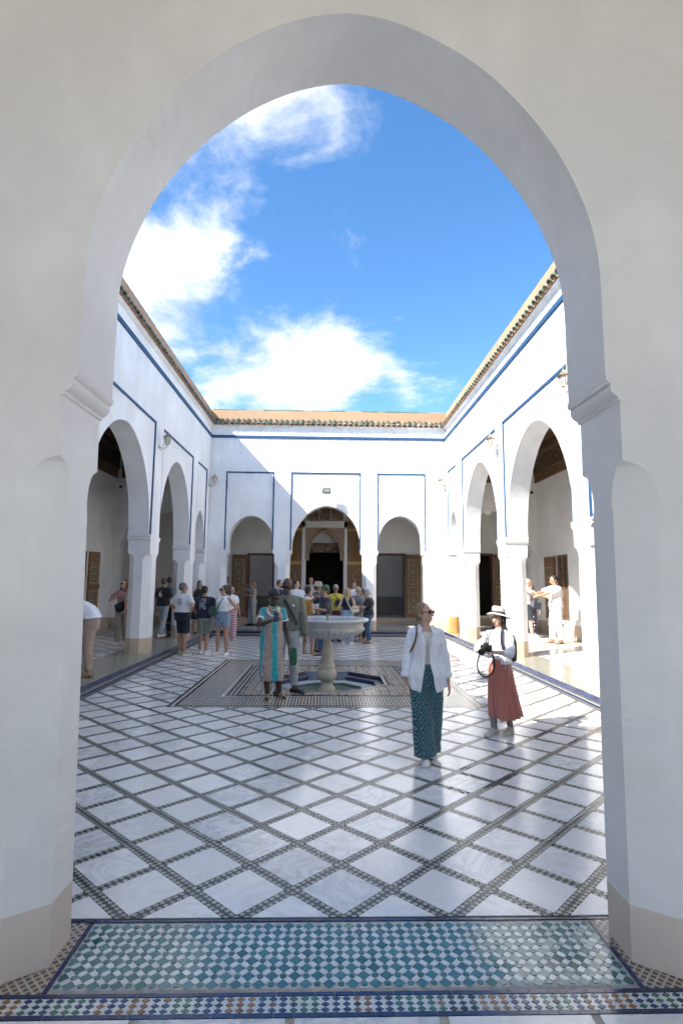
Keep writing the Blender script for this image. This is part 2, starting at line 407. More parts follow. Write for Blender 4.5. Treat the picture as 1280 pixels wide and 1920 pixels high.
def smallmosaic(name, cols, pitch, kind='lattice', rough=.22):
    """mosaic whose pieces are too small to tell apart from here"""
    m, nt, b = newmat(name); co = nt.nodes.new('ShaderNodeNewGeometry').outputs['Position']
    s = N(nt, 'ShaderNodeSeparateXYZ', {'Vector': co}); x, y = s.outputs[0], s.outputs[1]
    if kind == 'lattice':
        u = MATH(nt, 'DIVIDE', MATH(nt, 'ADD', x, y), pitch); v = MATH(nt, 'DIVIDE', MATH(nt, 'SUBTRACT', x, y), pitch)
        fu = MATH(nt, 'ABSOLUTE', MATH(nt, 'SUBTRACT', MATH(nt, 'FRACT', u), .5)); fv = MATH(nt, 'ABSOLUTE', MATH(nt, 'SUBTRACT', MATH(nt, 'FRACT', v), .5))
        mk = MATH(nt, 'LESS_THAN', MATH(nt, 'MAXIMUM', fu, fv), .33)
    elif kind == 'tooth':     # rows of upright lozenges
        u = MATH(nt, 'FRACT', MATH(nt, 'DIVIDE', x, pitch)); v = MATH(nt, 'FRACT', MATH(nt, 'DIVIDE', y, pitch*2.2))
        a = MATH(nt, 'ABSOLUTE', MATH(nt, 'SUBTRACT', u, .5)); c2 = MATH(nt, 'ABSOLUTE', MATH(nt, 'SUBTRACT', v, .5))
        mk = MATH(nt, 'LESS_THAN', MATH(nt, 'ADD', MATH(nt, 'MULTIPLY', a, 1.3), MATH(nt, 'MULTIPLY', c2, .75)), .44)
    else:                     # stars
        v1 = N(nt, 'ShaderNodeTexVoronoi', {'Vector': co, 'Scale': 1/pitch, 'Randomness': .0}, feature='F1').outputs['Distance']
        ang = MATH(nt, 'SINE', MATH(nt, 'MULTIPLY', v1, 15.0))
        v2 = N(nt, 'ShaderNodeTexVoronoi', {'Vector': co, 'Scale': 3.1/pitch, 'Randomness': .6}, feature='F1').outputs['Distance']
        mk = MATH(nt, 'GREATER_THAN', MATH(nt, 'ADD', ang, MATH(nt, 'MULTIPLY', MATH(nt, 'SINE', MATH(nt, 'MULTIPLY', v2, 12.0)), .8)), .1)
    n = noisetex(nt, co, 1.0/pitch*.6, 2, .5)
    dark = MIX(nt, RAMP(nt, n, [(.45, 0.0), (.55, 1.0)]), cols[1], cols[2])
    c = MIX(nt, mk, cols[0], dark)
    c = MIX(nt, MATH(nt, 'MULTIPLY', noisetex(nt, co, 2.0, 4, .6), .35), c, (.30, .25, .20))
    setin(nt, b, 'Base Color', c); setin(nt, b, 'Roughness', rough); bump(nt, b, mk, .15, .002)
    return m
RUG_TOOTH = smallmosaic('rug_tooth_mosaic', ((.56, .53, .47), (.022, .020, .019), (.045, .05, .045)), .048, 'tooth')
RUG_STAR = smallmosaic('rug_star_mosaic', ((.62, .59, .53), (.10, .11, .10), (.28, .17, .10)), .14, 'star')
STRIP_GREEN = smallmosaic('kerb_green_mosaic', ((.50, .48, .40), (.035, .075, .055), (.05, .10, .06)), .115, 'lattice')
STRIP_GREY = smallmosaic('border_grey_mosaic', ((.50, .47, .42), (.03, .03, .03), (.06, .07, .06)), .05, 'lattice')
POOL_PALE = smallmosaic('pool_mosaic', ((.60, .66, .62), (.16, .26, .22), (.22, .30, .26)), .11, 'lattice')
ZELL_DARK = smallmosaic('dark_wall_mosaic', ((.20, .20, .19), (.02, .02, .022), (.03, .04, .035)), .05, 'lattice')
def water():
    m = bpy.data.materials.new('pool_water'); m.use_nodes = True; nt = m.node_tree; nt.nodes.clear(); co = objco(nt)
    bp = N(nt, 'ShaderNodeBump', {'Height': noisetex(nt, co, 9, 2, .5), 'Strength': .08, 'Distance': .01})
    fr = N(nt, 'ShaderNodeFresnel', {'IOR': 1.33, 'Normal': bp.outputs[0]})
    t = N(nt, 'ShaderNodeBsdfTransparent', {'Color': (.86, .94, .91, 1)}); g = N(nt, 'ShaderNodeBsdfGlossy', {'Roughness': .02, 'Normal': bp.outputs[0]})
    mx = N(nt, 'ShaderNodeMixShader', {0: fr.outputs[0], 1: t.outputs[0], 2: g.outputs[0]}); o = nt.nodes.new('ShaderNodeOutputMaterial'); nt.links.new(mx.outputs[0], o.inputs[0])
    return m
WATER = water()
def glass():
    m, nt, b = newmat('window_glass'); setin(nt, b, 'Base Color', (.09, .10, .10)); setin(nt, b, 'Roughness', .06)
    return m
GLASS = glass()
# ------------------------------------------------------------------ dimensions (metres, y = depth from the camera)
XL, XR, YF = -4.02, 4.07, 18.78           # court faces of the three arcades
KL, KR, KF = -3.76, 3.985, 18.66          # kerb faces
YN0, YN1 = 2.75, 3.20                     # near wall, both faces
GL, GR, GF = -7.2, 7.25, 22.0             # gallery back walls
KZ = .156
TH = .50
BR = 9.2
LA, LOX, LOY = .29, .1147, 3.5068         # floor lattice: half diagonal and one crossing

ground = structure(MB().box(-300, 300, -300, 300, -.9, -.5).build('ground', plain('earth', (.33, .27, .20), .9, var=.2, scale=.4)))

def arch_s(s): return max(0.0, 1-abs(s)**1.75)**.55      # slightly pointed, full shoulders
ARCH_S = [-(1-(i/30)**2.2) for i in range(31)]
ARCH_S = ARCH_S+[-x for x in reversed(ARCH_S[:-1])]

def arch_wall(mp, u0, u1, T, openings, zs, ztop, jit=0.0, w0=0.0, mb=None, keel=.5):
    """wall from zs up to ztop over arches; openings = (centre, half width, z0, peak)"""
    mb = mb or MB(); ops = sorted(openings); cur = u0; pz = None
    for c, hw, z0, pk in ops:
        a, b = c-hw, c+hw
        for w in (w0, T): mb.poly([mp(cur, w, zs), mp(a, w, zs), mp(a, w, z0), mp(a, w, ztop), mp(cur, w, ztop)]+([mp(cur, w, pz)] if pz else []))
        mb.poly([mp(cur, w0, zs), mp(a, w0, zs), mp(a, T, zs), mp(cur, T, zs)])
        pts = []; pz = z0
        for s in ARCH_S:
            u = c+hw*s; z = z0+(pk-z0)*(keel*arch_s(s)+(1-keel)*sqrt(max(0, 1-s*s)))
            if jit: 
                k = noise.noise(Vector((u*2.3, z*2.3, c)))*jit; u += k*.8; z += noise.noise(Vector((u*2.0+9, z*2.0, c)))*jit
            pts.append((u, z))
        pts[0] = (a, z0); pts[-1] = (b, z0)
        for e in (a, b): mb.poly([mp(e, w0, zs), mp(e, T, zs), mp(e, T, z0), mp(e, w0, z0)])
        for (ua, za), (ub, zb) in zip(pts, pts[1:]):
            for w in (w0, T): mb.poly([mp(ua, w, za), mp(ub, w, zb), mp(ub, w, ztop), mp(ua, w, ztop)])
            mb.poly([mp(ua, w0, za), mp(ub, w0, zb), mp(ub, T, zb), mp(ua, T, za)])
        cur = b
    for w in (w0, T): mb.poly([mp(cur, w, zs), mp(u1, w, zs), mp(u1, w, ztop), mp(cur, w, ztop)]+([mp(cur, w, pz)] if pz else []))
    mb.poly([mp(cur, w0, zs), mp(u1, w0, zs), mp(u1, T, zs), mp(cur, T, zs)])
    mb.poly([mp(u0, w0, ztop), mp(u1, w0, ztop), mp(u1, T, ztop), mp(u0, T, ztop)])
    for e in (u0, u1): mb.poly([mp(e, w0, zs), mp(e, T, zs), mp(e, T, ztop), mp(e, w0, ztop)])
    return mb
def weld(o):
    bm = bmesh.new(); bm.from_mesh(o.data); bmesh.ops.remove_doubles(bm, verts=bm.verts, dist=1e-5)
    bmesh.ops.recalc_face_normals(bm, faces=bm.faces); bm.to_mesh(o.data); bm.free(); return o

def round_arch(o, ang=28):
    o.data.polygons.foreach_set('use_smooth', [True]*len(o.data.polygons)); o.data.set_sharp_from_angle(angle=radians(ang)); return o

def pier(mp, ua, ub, T, z0, z1, cu, cw, flags, ledge, top, base_h, parent, mats, bat=None, w0=0.0, nm='pier'):
    """pillar with chamfered corners that end under a small rounded hood; flags: which of (a,front)(b,front)(b,back)(a,back) are chamfered"""
    def ring(z, k):
        da, db = bat(z) if bat else (0, 0)
        A, B = ua+da, ub+db
        r = []
        for i, (uu, ww, su, sw) in enumerate(((A, w0, 1, 1), (B, w0, -1, 1), (B, T, -1, -1), (A, T, 1, -1))):
            c = (cu*k, cw*k) if flags[i] else (.0008, .0008)
            p, q = mp(uu+su*c[0], ww, z), mp(uu, ww+sw*c[1], z)
            r += [q, p] if i in (0, 2) else [p, q]
        return r
    zb = z0+base_h
    b = MB().loft([ring(z0, 1), ring(zb*.5+z0*.5, 1), ring(zb, 1)]).build(nm+'_base', mats[1], parent)
    zz = [(zb, 1)]+[(zb+(ledge-zb)*i/4, 1) for i in range(1, 4)]+[(ledge, 1), (ledge+.003, 1.10)]
    for i in range(1, 9):
        q = i/8; zz.append((ledge+.003+(top-ledge)*q, 1.10*sqrt(max(0, 1-q*q))+.004))
    zz += [(top+.03, .004), (z1, .004)]
    o = MB().loft([ring(z, k) for z, k in zz]).build(nm, mats[0], parent)
    return o

def impost(mp, e, sgn, T, zc, d, parent, mat, w0=0.0, h=.13):
    """moulding on the jamb at e; sgn = the way into the opening; d = how far it stands out"""
    prof = [(-.01, zc), (.012, zc+.004), (.018, zc+.022), (.040, zc+.030), (.060, zc+.050), (.066, zc+.072), (.058, zc+.090), (.070, zc+.094), (.084, zc+.108), (.086, zc+h), (-.01, zc+h)]
    mb = MB(); f = d/.086
    mb.loft([[mp(e+sgn*p*f, ww, z) for p, z in prof] for ww in (w0-.012, w0+.02, T-.02, T+.012)])
    return mb.build('impost_moulding', mat, parent, smooth=40.0)

# ------------------------------------------------------------------ roof tiles (shared meshes)
def tile_mesh(name, r0, r1, ln, th, n=7, up=1, rise=.0):
    mb = MB(); rings = []
    for q, r in ((0, r0), (1, r1)):
        outer = [(r*cos(pi*j/n), q*ln, up*r*sin(pi*j/n)) for j in range(n+1)]
        inner = [((r-th)*cos(pi*j/n), q*ln, up*(r-th)*sin(pi*j/n)) for j in range(n, -1, -1)]
        rings.append(outer+inner)
    mb.loft(rings); me = mb.mesh(name); me.polygons.foreach_set('use_smooth', [True]*len(me.polygons)); me.set_sharp_from_angle(angle=radians(50))
    return me
TILE = tile_mesh('roof_tile', .073, .062, .13, .013); TILE.materials.append(ROOF)
PANM = tile_mesh('pan_tile', .055, .050, .30, .012, n=5, up=-1); PANM.materials.append(PAN)
CAPM = tile_mesh('cap_tile', .075, .068, .30, .013, n=6); CAPM.materials.append(ROOF)
def eave(parent, mp, u0, u1, ang, flip):
    """three courses of barrel tiles over pans along a wall top; mp(u, w, z)"""
    pitch = .184; n = int((u1-u0)/pitch); pitch = (u1-u0)/n; slope = radians(42)
    for i in range(n):
        u = u0+(i+.5)*pitch
        for k in range(3):
            w = -.135+k*.066; z = 7.15+k*.072
            o = link('roof_tile', TILE, parent, mp(u+rint(-.006, .006), w, z+rint(-.004, .004)))
            o.rotation_euler = (slope+rint(-.07, .07), rint(-.05, .05), ang+rint(-.08, .08))
        o = link('pan_tile', PANM, parent, mp(u+pitch/2, -.13, 7.165+rint(-.003, .003)))
        o.rotation_euler = (slope, 0, ang)
def blocks(mp, u0, u1, w0, w1, z0, z1, mb=None):
    mb = mb or MB(); rs = []
    for z in (z0, z1): rs.append([mp(u0, w0, z), mp(u1, w0, z), mp(u1, w1, z), mp(u0, w1, z)])
    return mb.loft(rs)

def arcade(name, label, mp, u0, u1, openings, frames, ang, tile_u, low_u=None, ends=(0, 0), floor=KZ):
    """one side of the court. mp(u, w, z); w runs from the court face (0) outwards"""
    root = empty(name); tag(root, label, 'arcade wall')
    zs = 2.79
    IN = .035          # how far the panels inside the blue frames lie back
    mb = MB()
    if low_u is None: arch_wall(mp, u0, u1, TH, openings, zs, 7.18, .010, IN, mb)
    else:
        arch_wall(mp, u0, low_u, TH, [o for o in openings if o[0] < low_u], zs, 6.95, .010, IN, mb)  # unseen near end cut lower to let sun onto the floor
        arch_wall(mp, low_u, u1, TH, [o for o in openings if o[0] > low_u], zs, 7.18, .010, IN, mb)
    round_arch(weld(mb.build('spandrel_wall', WHITE, root)))
    # plates that stand proud round the framed panels
    fr = sorted(frames); cur = u0
    for fa, fb, zt in fr:
        blocks(mp, cur, fa, 0, IN, zs, fr[0][2]+.002).build('wall_strip', WHITE, root); cur = fb
    blocks(mp, cur, u1, 0, IN, zs, fr[0][2]+.002).build('wall_strip', WHITE, root)
    blocks(mp, u0, u1, 0, IN, fr[0][2]+.002, 6.95 if low_u else 7.18).build('upper_wall_face', WHITE, root)
    for fa, fb, zt in fr:
        bw = .046; m2 = MB(); K = 14
        def wob(): return rint(-.006, .004)
        m2.loft([[mp(fa+.002+(fb-fa-.004)*i/K, w_, z_) for w_, z_ in ((.006, zt-bw+q), (.006, zt), (IN+.004, zt), (IN+.004, zt-bw+q))] for i, q in ((i, wob()) for i in range(K+1))])
        for e, sg in ((fa+.002, 1), (fb-.002, -1)):
            m2.loft([[mp(u_, w_, zs+.05+(zt-bw-.002-zs-.05)*i/K) for u_, w_ in ((e, .006), (e+sg*(bw+q), .006), (e+sg*(bw+q), IN+.004), (e, IN+.004))] for i, q in ((i, wob()) for i in range(K+1))])
        m2.build('blue_frame', BLUE, root)
    # piers
    cur = u0; ops = sorted(openings)
    for i, (c, hw, z0, pk) in enumerate(ops+[(None, 0, 0, 0)]):
        e = (c-hw-.06) if c is not None else u1
        first, last = i == 0, c is None
        fl = (not first or ends[0], not last or ends[1], not last or ends[1], not first or ends[0])
        if e-cur > .05:
            wdt = e-cur
            pier(mp, cur, e, TH, floor, zs, min(.15, wdt*.24), .15, fl, 2.16, 2.40, .34, root, (WHITE, TAN))
        if c is not None:
            impost(mp, c-hw-.06, 1, TH, zs-.115, .07, root, WHITE); impost(mp, c+hw+.06, -1, TH, zs-.115, .07, root, WHITE)
            cur = c+hw+.06
    t0, t1 = tile_u
    m2 = MB(); rs = []
    for u in (t0, t1):
        rs.append([mp(u, w_, z_) for w_, z_ in ((0, 6.695), (-.030, 6.70), (-.038, 6.71), (-.038, 6.775), (-.045, 6.785), (0, 6.79))])
    m2.loft(rs).build('blue_cornice', BLUE, root)
    m2 = MB(); rs = []
    for u in (t0, t1): rs.append([mp(u, w_, z_) for w_, z_ in ((0, 7.10), (-.06, 7.135), (-.06, 7.15), (.05, 7.30), (.05, 7.10))])
    m2.loft(rs).build('eave_bed', WHITE, root)
    blocks(mp, t0-(.42 if ang == 0 else 0), t1+(.42 if ang == 0 else .04), .055, .40, 7.14, 7.70).build('parapet', ORANGE, root)
    n = int((t1-t0)/.285)
    for i in range(n):
        o = link('cap_tile', CAPM, root, mp(t0+(i+.5)*(t1-t0)/n-.14*(1 if ang == 0 else 1), .13, 7.695)); o.rotation_euler = (rint(-.02, .02), 0, ang-pi/2 if ang <= 0 else ang+pi/2)
        if ang == 0: o.rotation_euler = (0, 0, -pi/2)
        else: o.rotation_euler = (0, 0, 0)
    eave(root, mp, t0+.02, t1-.02, ang, 1)
    return root

mpL = lambda u, w_, z: (XL-w_, u, z)
mpR = lambda u, w_, z: (XR+w_, u, z)
mpF = lambda u, w_, z: (u, YF+w_, z)
AL = [(4.15,.62,3.05,4.0), (7.05,1.45,2.95,4.96), (10.98,1.70,2.95,4.97), (14.91,1.48,2.95,4.97), (17.69,.60,3.05,4.01)]
AR = [(4.0,.62,3.05,4.0), (6.9,1.45,2.95,5.0), (10.77,1.69,2.95,5.03), (14.78,1.63,2.95,5.06), (17.86,.575,3.05,4.12)]
FL = [(a[0]-a[1]-.09, a[0]+a[1]+.09, 5.49) for a in AL]; FL[3] = (13.34, 16.46, 5.49)
FR = [(a[0]-a[1]-.06, a[0]+a[1]+.10, 5.56) for a in AR]
left = arcade('arcade_wall', 'white arcade wall in shade along the left side of the court', mpL, 2.9, 18.72, AL, FL, pi/2, (6.0, 18.78), low_u=5.9)
right = arcade('arcade_wall', 'sunlit white arcade wall along the right side of the court', mpR, 2.9, 18.72, AR, FR, -pi/2, (6.0, 18.78), low_u=5.9)
AF = [(-2.58,.752,3.12,4.01), (-.018,1.178,2.97,4.37), (2.51,.76,3.12,4.05)]
FF = [(-3.475,-1.813,5.52), (-1.26,1.155,5.52), (1.70,3.385,5.52)]
far = arcade('arcade_wall', 'far arcade wall of three arches closing the court, crossed by a diagonal shadow', mpF, XL-.02, XR+.02, AF, FF, 0, (XL+.02, XR-.02))

# ------------------------------------------------------------------ near wall with the big arch
near = empty('near_arch_wall', (0, YN0, 0)); near.location = (0, 0, 0)
tag(near, 'thick white plaster wall with the tall pointed arch framing the view', 'arch wall')
mpN = lambda u, w_, z: (u, YN0+w_, z)
TN = YN1-YN0
NC, NHW = .085, 1.362
o = weld(arch_wall(mpN, -4.9, 5.0, TN, [(NC, NHW, 3.45, 4.985)], 2.835, 6.95, .006, keel=1.0).build('spandrel_wall', WARMW, near))  # wall top out of view, kept low to let sun into the court
round_arch(o)
def batL(z): return 0, -.075*max(0, 1-0*z)*0+(.072*(1-z/2.75))
def batR(z): return -.030*(1-z/2.75), 0
pl = pier(mpN, -4.9, NC-NHW-.068, TN, 0, 2.835, .165, .115, (False, True, True, False), 2.185, 2.415, .275, near, (WARMW, TANL), bat=batL)
pr_ = pier(mpN, NC+NHW+.068, 5.0, TN, 0, 2.835, .165, .115, (True, False, False, True), 2.20, 2.43, .255, near, (WARMW, TANL), bat=batR)
for q in (pl, pr_): weld(q)
impost(mpN, NC-NHW-.068, 1, TN, 2.725, .072, near, WARMW); impost(mpN, NC+NHW+.068, -1, TN, 2.745, .072, near, WARMW)
# the covered hall the camera stands in; unseen open back added to light it
hall = MB(); hall.box(-4.9, 5.0, -6.5, YN0, 6.3, 6.6)
structure(hall.build('ceiling', GAL))
for nm, x0, x1 in (('wall_left', -5.2, -4.9), ('wall_right', 5.0, 5.3)):
    structure(MB().box(x0, x1, -6.5, YN1, -.4, 6.6).build(nm, GAL))

bw = MB(); bw.box(-4.9, -2.7, -4.0, -3.6, -.4, 6.3); bw.box(2.9, 5.0, -4.0, -3.6, -.4, 6.3); bw.box(-2.7, 2.9, -4.0, -3.6, 5.6, 6.3)
structure(bw.build('light_opening_wall', GAL))  # unseen wall, added with its opening sized to set the hall light
for nm, x0, x1 in (('sun_block_wall_left', GL-.3, -4.55), ('sun_block_wall_right', 4.6, GR+.3)):
    structure(MB().box(x0, x1, 2.85, 3.25, -.4, 6.75).build(nm, GAL))  # unseen gallery end walls, added to stop sun entering there
# ------------------------------------------------------------------ floors
def lattice(x0, x1, y0, y1, hole=None):
    """clipped slab polygons (with cell centre) and mosaic squares of the diagonal floor"""
    rects = [(x0, x1, y0, y1)]
    if hole:
        a, b, c, d = hole; rects = [(x0, a, y0, y1), (b, x1, y0, y1), (a, b, y0, c), (a, b, d, y1)]
    hd = LA*.822; slabs = []; sq = [[], [], []]
    i0, i1 = int((x0-LOX)/LA)-2, int((x1-LOX)/LA)+2; j0, j1 = int((y0-LOY)/LA)-2, int((y1-LOY)/LA)+2
    for i in range(i0, i1):
        for j in range(j0, j1):
            if (i+j) % 2: continue
            cx, cyy = LOX+i*LA, LOY+j*LA
            d = [(cx-hd, cyy), (cx, cyy-hd), (cx+hd, cyy), (cx, cyy+hd)]
            for r in rects:
                p = clip(d, *r)
                if p and area(p) > .0008: slabs.append((cx, cyy, p, area(p) > .99*2*hd*hd))
    NB = 10; g = LA/NB; gap = .0018
    for m in range(int((x0-LOX)/g)-1, int((x1-LOX)/g)+2):
        for n in range(int((y0-LOY)/g)-1, int((y1-LOY)/g)+2):
            x, y = LOX+m*g, LOY+n*g
            if not (x0-g < x < x1+g and y0-g < y < y1+g): continue
            if hole and hole[0]+g < x < hole[1]-g and hole[2]+g < y < hole[3]-g: continue
            d1 = ((m-n)-NB) % (2*NB); d1 = min(d1, 2*NB-d1); d2 = ((m+n)-NB) % (2*NB); d2 = min(d2, 2*NB-d2)
            d = min(d1, d2)
            if d > 2: continue
            wn = noise.noise(Vector((x*.9+3.1, y*.9, 0)))
            if d and wn > .38 and random.random() < (wn-.38)*4.5: continue      # pieces lost where the floor is worn
            s = g/2-gap
            q = [(x-s, y-s), (x+s, y-s), (x+s, y+s), (x-s, y+s)]
            if d == 2:
                # only the corner of the piece that lies inside the band
                sg = 1
                if d1 <= d2: 
                    k = ((m-n)-NB) % (2*NB); k = k if k < NB else k-2*NB; ex, ey = (-1, 1) if k > 0 else (1, -1)
                else:
                    k = ((m+n)-NB) % (2*NB); k = k if k < NB else k-2*NB; ex, ey = (-1, -1) if k > 0 else (1, 1)
                q = [(x+ex*s, y+ey*s), (x+ex*(s-s*1.0), y+ey*s), (x+ex*s, y+ey*(s-s*1.0))]
            for r in rects:
                p = clip(q, *r)
                if p and area(p) > 1e-5: sq[d].append(p)
    return slabs, sq
def flat(polys, z, name, mat, parent):
    mb = MB()
    for p in polys: mb.poly([(a, b, z) for a, b in p])
    return stuff(mb.build(name, mat, parent))
def slab_geo(mb, p, z, th=.006, tilt=0.0):
    cx = sum(a for a, b in p)/len(p); cy_ = sum(b for a, b in p)/len(p)
    tx, ty = random.gauss(0, tilt), random.gauss(0, tilt)
    top = [(a, b, z+(a-cx)*tx+(b-cy_)*ty) for a, b in p]; n = len(p)
    bot = [(a, b, z-th) for a, b in p]
    mb.add(top+bot, [tuple(range(n))]+[(i, n+i, n+(i+1) % n, (i+1) % n) for i in range(n)])

FX, FY, OC, OR_ = .03, 10.5, 8, 1.02      # fountain centre, pool inradius
RUG = (-2.27, 2.33, 8.24, 13.06); RIN = (-1.36, 1.42, 9.18, 12.02)
bed = MB(); B0 = (KL-.02, KR+.02, YN1+.005, KF+.02)
for a, b, c, d in ((B0[0], RUG[0], B0[2], B0[3]), (RUG[1], B0[1], B0[2], B0[3]), (RUG[0], RUG[1], B0[2], RUG[2]), (RUG[0], RUG[1], RUG[3], B0[3])):
    bed.poly([(a, c, -.004), (b, c, -.004), (b, d, -.004), (a, d, -.004)])
court = structure(bed.build('court_floor', GROUTD))
edge = .11
slabs, sq = lattice(KL+edge, KR-edge, 3.245, KF-edge, RUG)
def seen(cx, cy_): return -1.42-(cy_-3.1)*.47 < cx < 1.6+(cy_-3.1)*.51
slabs.sort(key=lambda s: (not seen(s[0], s[1]), s[1]))
hd = LA*.822
SLABM = MB(); slab_geo(SLABM, [(-hd, 0), (0, -hd), (hd, 0), (0, hd)], 0); SLABM = SLABM.mesh('marble_slab'); SLABM.materials.append(MARBLE)
rest = MB(); cnt = 0
for cx, cy_, p, whole in slabs:
    if cnt < 298 and seen(cx, cy_):
        cnt += 1
        if whole:
            o = link('marble_slab', SLABM, court, (cx, cy_, rint(-.0004, .0004))); o.rotation_euler = (random.gauss(0, .0035), random.gauss(0, .0035), 0)
        else:
            mb = MB(); slab_geo(mb, p, 0); mb.build('marble_slab', MARBLE, court)
    else: slab_geo(rest, p, 0, tilt=.0018)
stuff(rest.build('far_marble_slabs', MARBLE, court))
flat(sq[0], -.0012, 'green_mosaic', Z_GREEN, court); flat(sq[1], -.0012, 'cream_mosaic', Z_BAND, court); flat(sq[2], -.0012, 'black_mosaic', Z_BLACK, court)
# border lines round the court
mb = MB()
for a, b, c, d in ((KL, KL+edge-.004, 3.245, KF), (KR-edge+.004, KR, 3.245, KF), (KL+edge, KR-edge, KF-edge+.004, KF)):
    mb.poly([(a, c, -.001), (b, c, -.001), (b, d, -.001), (a, d, -.001)])
mb.build('border_mosaic', STRIP_GREY, court)
mb = MB()
for a, b in ((KL+.03, KL+.045), (KL+.075, KL+.09), (KR-.045, KR-.03), (KR-.09, KR-.075)): mb.box(a, b, 3.25, KF-.02, -.002, .0012)
for a, b in ((KF-.045, KF-.03), (KF-.09, KF-.075)): mb.box(KL+.1, KR-.1, a, b, -.002, .0012)
mb.build('border_line', Z_BLACK, court)

# ------------------------------------------------------------------ kerbs
def kerb_tile(ln, hh, th):
    mb = MB(); mb.box(-ln/2, ln/2, -th, 0, 0, hh, bottom=False); me = mb.mesh('kerb_tile'); me.materials.append(Z_BLUE); return me
KT = kerb_tile(.137, .082, .012)
CREAMBAND = smallmosaic('kerb_tooth_mosaic', ((.60, .55, .45), (.03, .03, .03), (.05, .05, .05)), .05, 'lattice')
kerb = structure(empty('kerb'))
for x, sg, ang in ((KL, 1, pi/2), (KR, -1, -pi/2)):
    mb = MB(); mb.box(x, x-sg*.02, 3.2, KF+.02, -.01, KZ-.004); mb.build('kerb_riser', Z_CREAM, kerb)
    mb = MB(); mb.box(x+sg*.010, x-sg*.01, 3.3, KF, .002, .030); mb.build('riser_course', Z_NAVY, kerb)
    mb = MB()
    for i in range(int((KF-5.4)/.05)): mb.box(x+sg*.006, x-sg*.01, 5.4+i*.05, 5.4+i*.05+.026, .043, .063, bottom=False)
    stuff(mb.build('riser_chequer', Z_BLACK, kerb))
    y = 5.4
    while y < KF-.1:
        o = link('kerb_tile', KT, kerb, (x, y+.07, KZ-.082+rint(-.0015, .0015))); o.rotation_euler = (rint(-.02, .02), 0, ang); y += .1405
mb = MB(); mb.box(KL, KR, KF, KF+.02, -.01, KZ-.004); mb.build('kerb_riser', Z_CREAM, kerb)
mb = MB(); mb.box(KL, KR, KF-.010, KF+.01, .002, .030); mb.build('riser_course', Z_NAVY, kerb)
mb = MB()
for i in range(int((KR-KL)/.05)): mb.box(KL+i*.05, KL+i*.05+.026, KF-.006, KF+.01, .040, .066, bottom=False)
stuff(mb.build('riser_chequer', Z_BLACK, kerb))
x = KL+.02
while x < KR-.1:
    o = link('kerb_tile', KT, kerb, (x+.07, KF, KZ-.082+rint(-.001, .001))); x += .1405
# gallery floors, 16 cm above the court
gfl = MB()
for a, b, c, d in ((GL-.1, KL-.004, 3.2, GF+.2), (KR+.004, GR+.1, 3.2, GF+.2), (KL-.004, KR+.004, KF+.004, GF+.2)):
    gfl.box(a, b, c, d, -.3, KZ-.006)
gfloor = structure(gfl.build('gallery_floor', GROUTD))
W2 = .66
mb = MB()
for a, b, c, d in ((XL-W2, KL-.014, 3.2, KF), (KR+.014, XR+W2, 3.2, KF), (XL-W2, XR+W2, KF+.014, YF+W2)):
    if c < 5 : mb.poly([(a, c, KZ), (b, c, KZ), (b, d, KZ), (a, d, KZ)])
    else: mb.poly([(a, c, KZ+.0008), (b, c, KZ+.0008), (b, d, KZ+.0008), (a, d, KZ+.0008)])
mb.build('green_mosaic_strip', STRIP_GREEN, gfloor)
mb = MB()
for a, b, c, d in ((XL-W2-.11, XL-W2-.004, 3.2, YF+W2+.11), (XR+W2+.004, XR+W2+.11, 3.2, YF+W2+.11), (XL-W2, XR+W2, YF+W2+.004, YF+W2+.11)):
    mb.poly([(a, c, KZ), (b, c, KZ), (b, d, KZ), (a, d, KZ)])
mb.build('border_mosaic', STRIP_GREY, gfloor)
gs = MB(); gq = [[], [], []]
for r in ((GL, XL-W2-.115, 5.0, GF), (XR+W2+.115, GR, 5.0, GF), (XL-W2-.11, XR+W2+.11, YF+W2+.115, GF)):
    s_, q_ = lattice(*r)
    for cx, cy_, p, wh in s_: slab_geo(gs, p, KZ, tilt=.0018)
    for k in range(3): gq[k] += q_[k]
stuff(gs.build('gallery_marble_slabs', MARBLE, gfloor))
for k, (nm, mt) in enumerate((('green_mosaic', Z_GREEN), ('cream_mosaic', Z_CREAM), ('black_mosaic', Z_BLACK))): flat(gq[k], KZ-.0012, nm, mt, gfloor)

# ------------------------------------------------------------------ threshold under the near arch: teal and white zellij
thr = structure(MB().box(-4.9, 5.0, 2.46, YN1+.005, -.3, -.0045).build('threshold_floor', GROUT))
TX0, TX1, TY0, TY1 = -1.195, 1.425, 2.715, 3.196
MB().poly([(TX0, TY0, -.003), (TX1, TY0, -.003), (TX1, TY1, -.003), (TX0, TY1, -.003)]).build('panel_bed', plain('pale_grout', (.46, .49, .48), .5, var=.2, scale=30), thr)
D = .0527; hdm = .0308; ox, oy = .034, 2.742
def prism(pts, th=.004):
    mb = MB(); n = len(pts)
    mb.add([(a, b, 0) for a, b in pts]+[(a, b, -th) for a, b in pts], [tuple(range(n))]+[(i, n+i, n+(i+1) % n, (i+1) % n) for i in range(n)])
    return mb
def shared(pts, name, mat):
    me = prism(pts).mesh(name); me.materials.append(mat); return me
M_D = shared([(-hdm, 0), (0, -hdm), (hdm, 0), (0, hdm)], 'teal_tile', Z_TEAL)
dr = .0155
M_O = shared([(dr*cos(pi/8+k*pi/4), dr*.92*sin(pi/8+k*pi/4)) for k in range(8)], 'dot_tile', Z_TEAL)
sd = hdm*sqrt(2)/2-.0012; bwid = (D*sqrt(2)/2-hdm*sqrt(2)/2)-.0012
M_B = shared([(-sd+.006, -bwid), (sd-.006, -bwid), (sd, 0), (sd-.006, bwid), (-sd+.006, bwid), (-sd, 0)], 'bar_tile', Z_WHITE)
bars = []; nd = no = 0
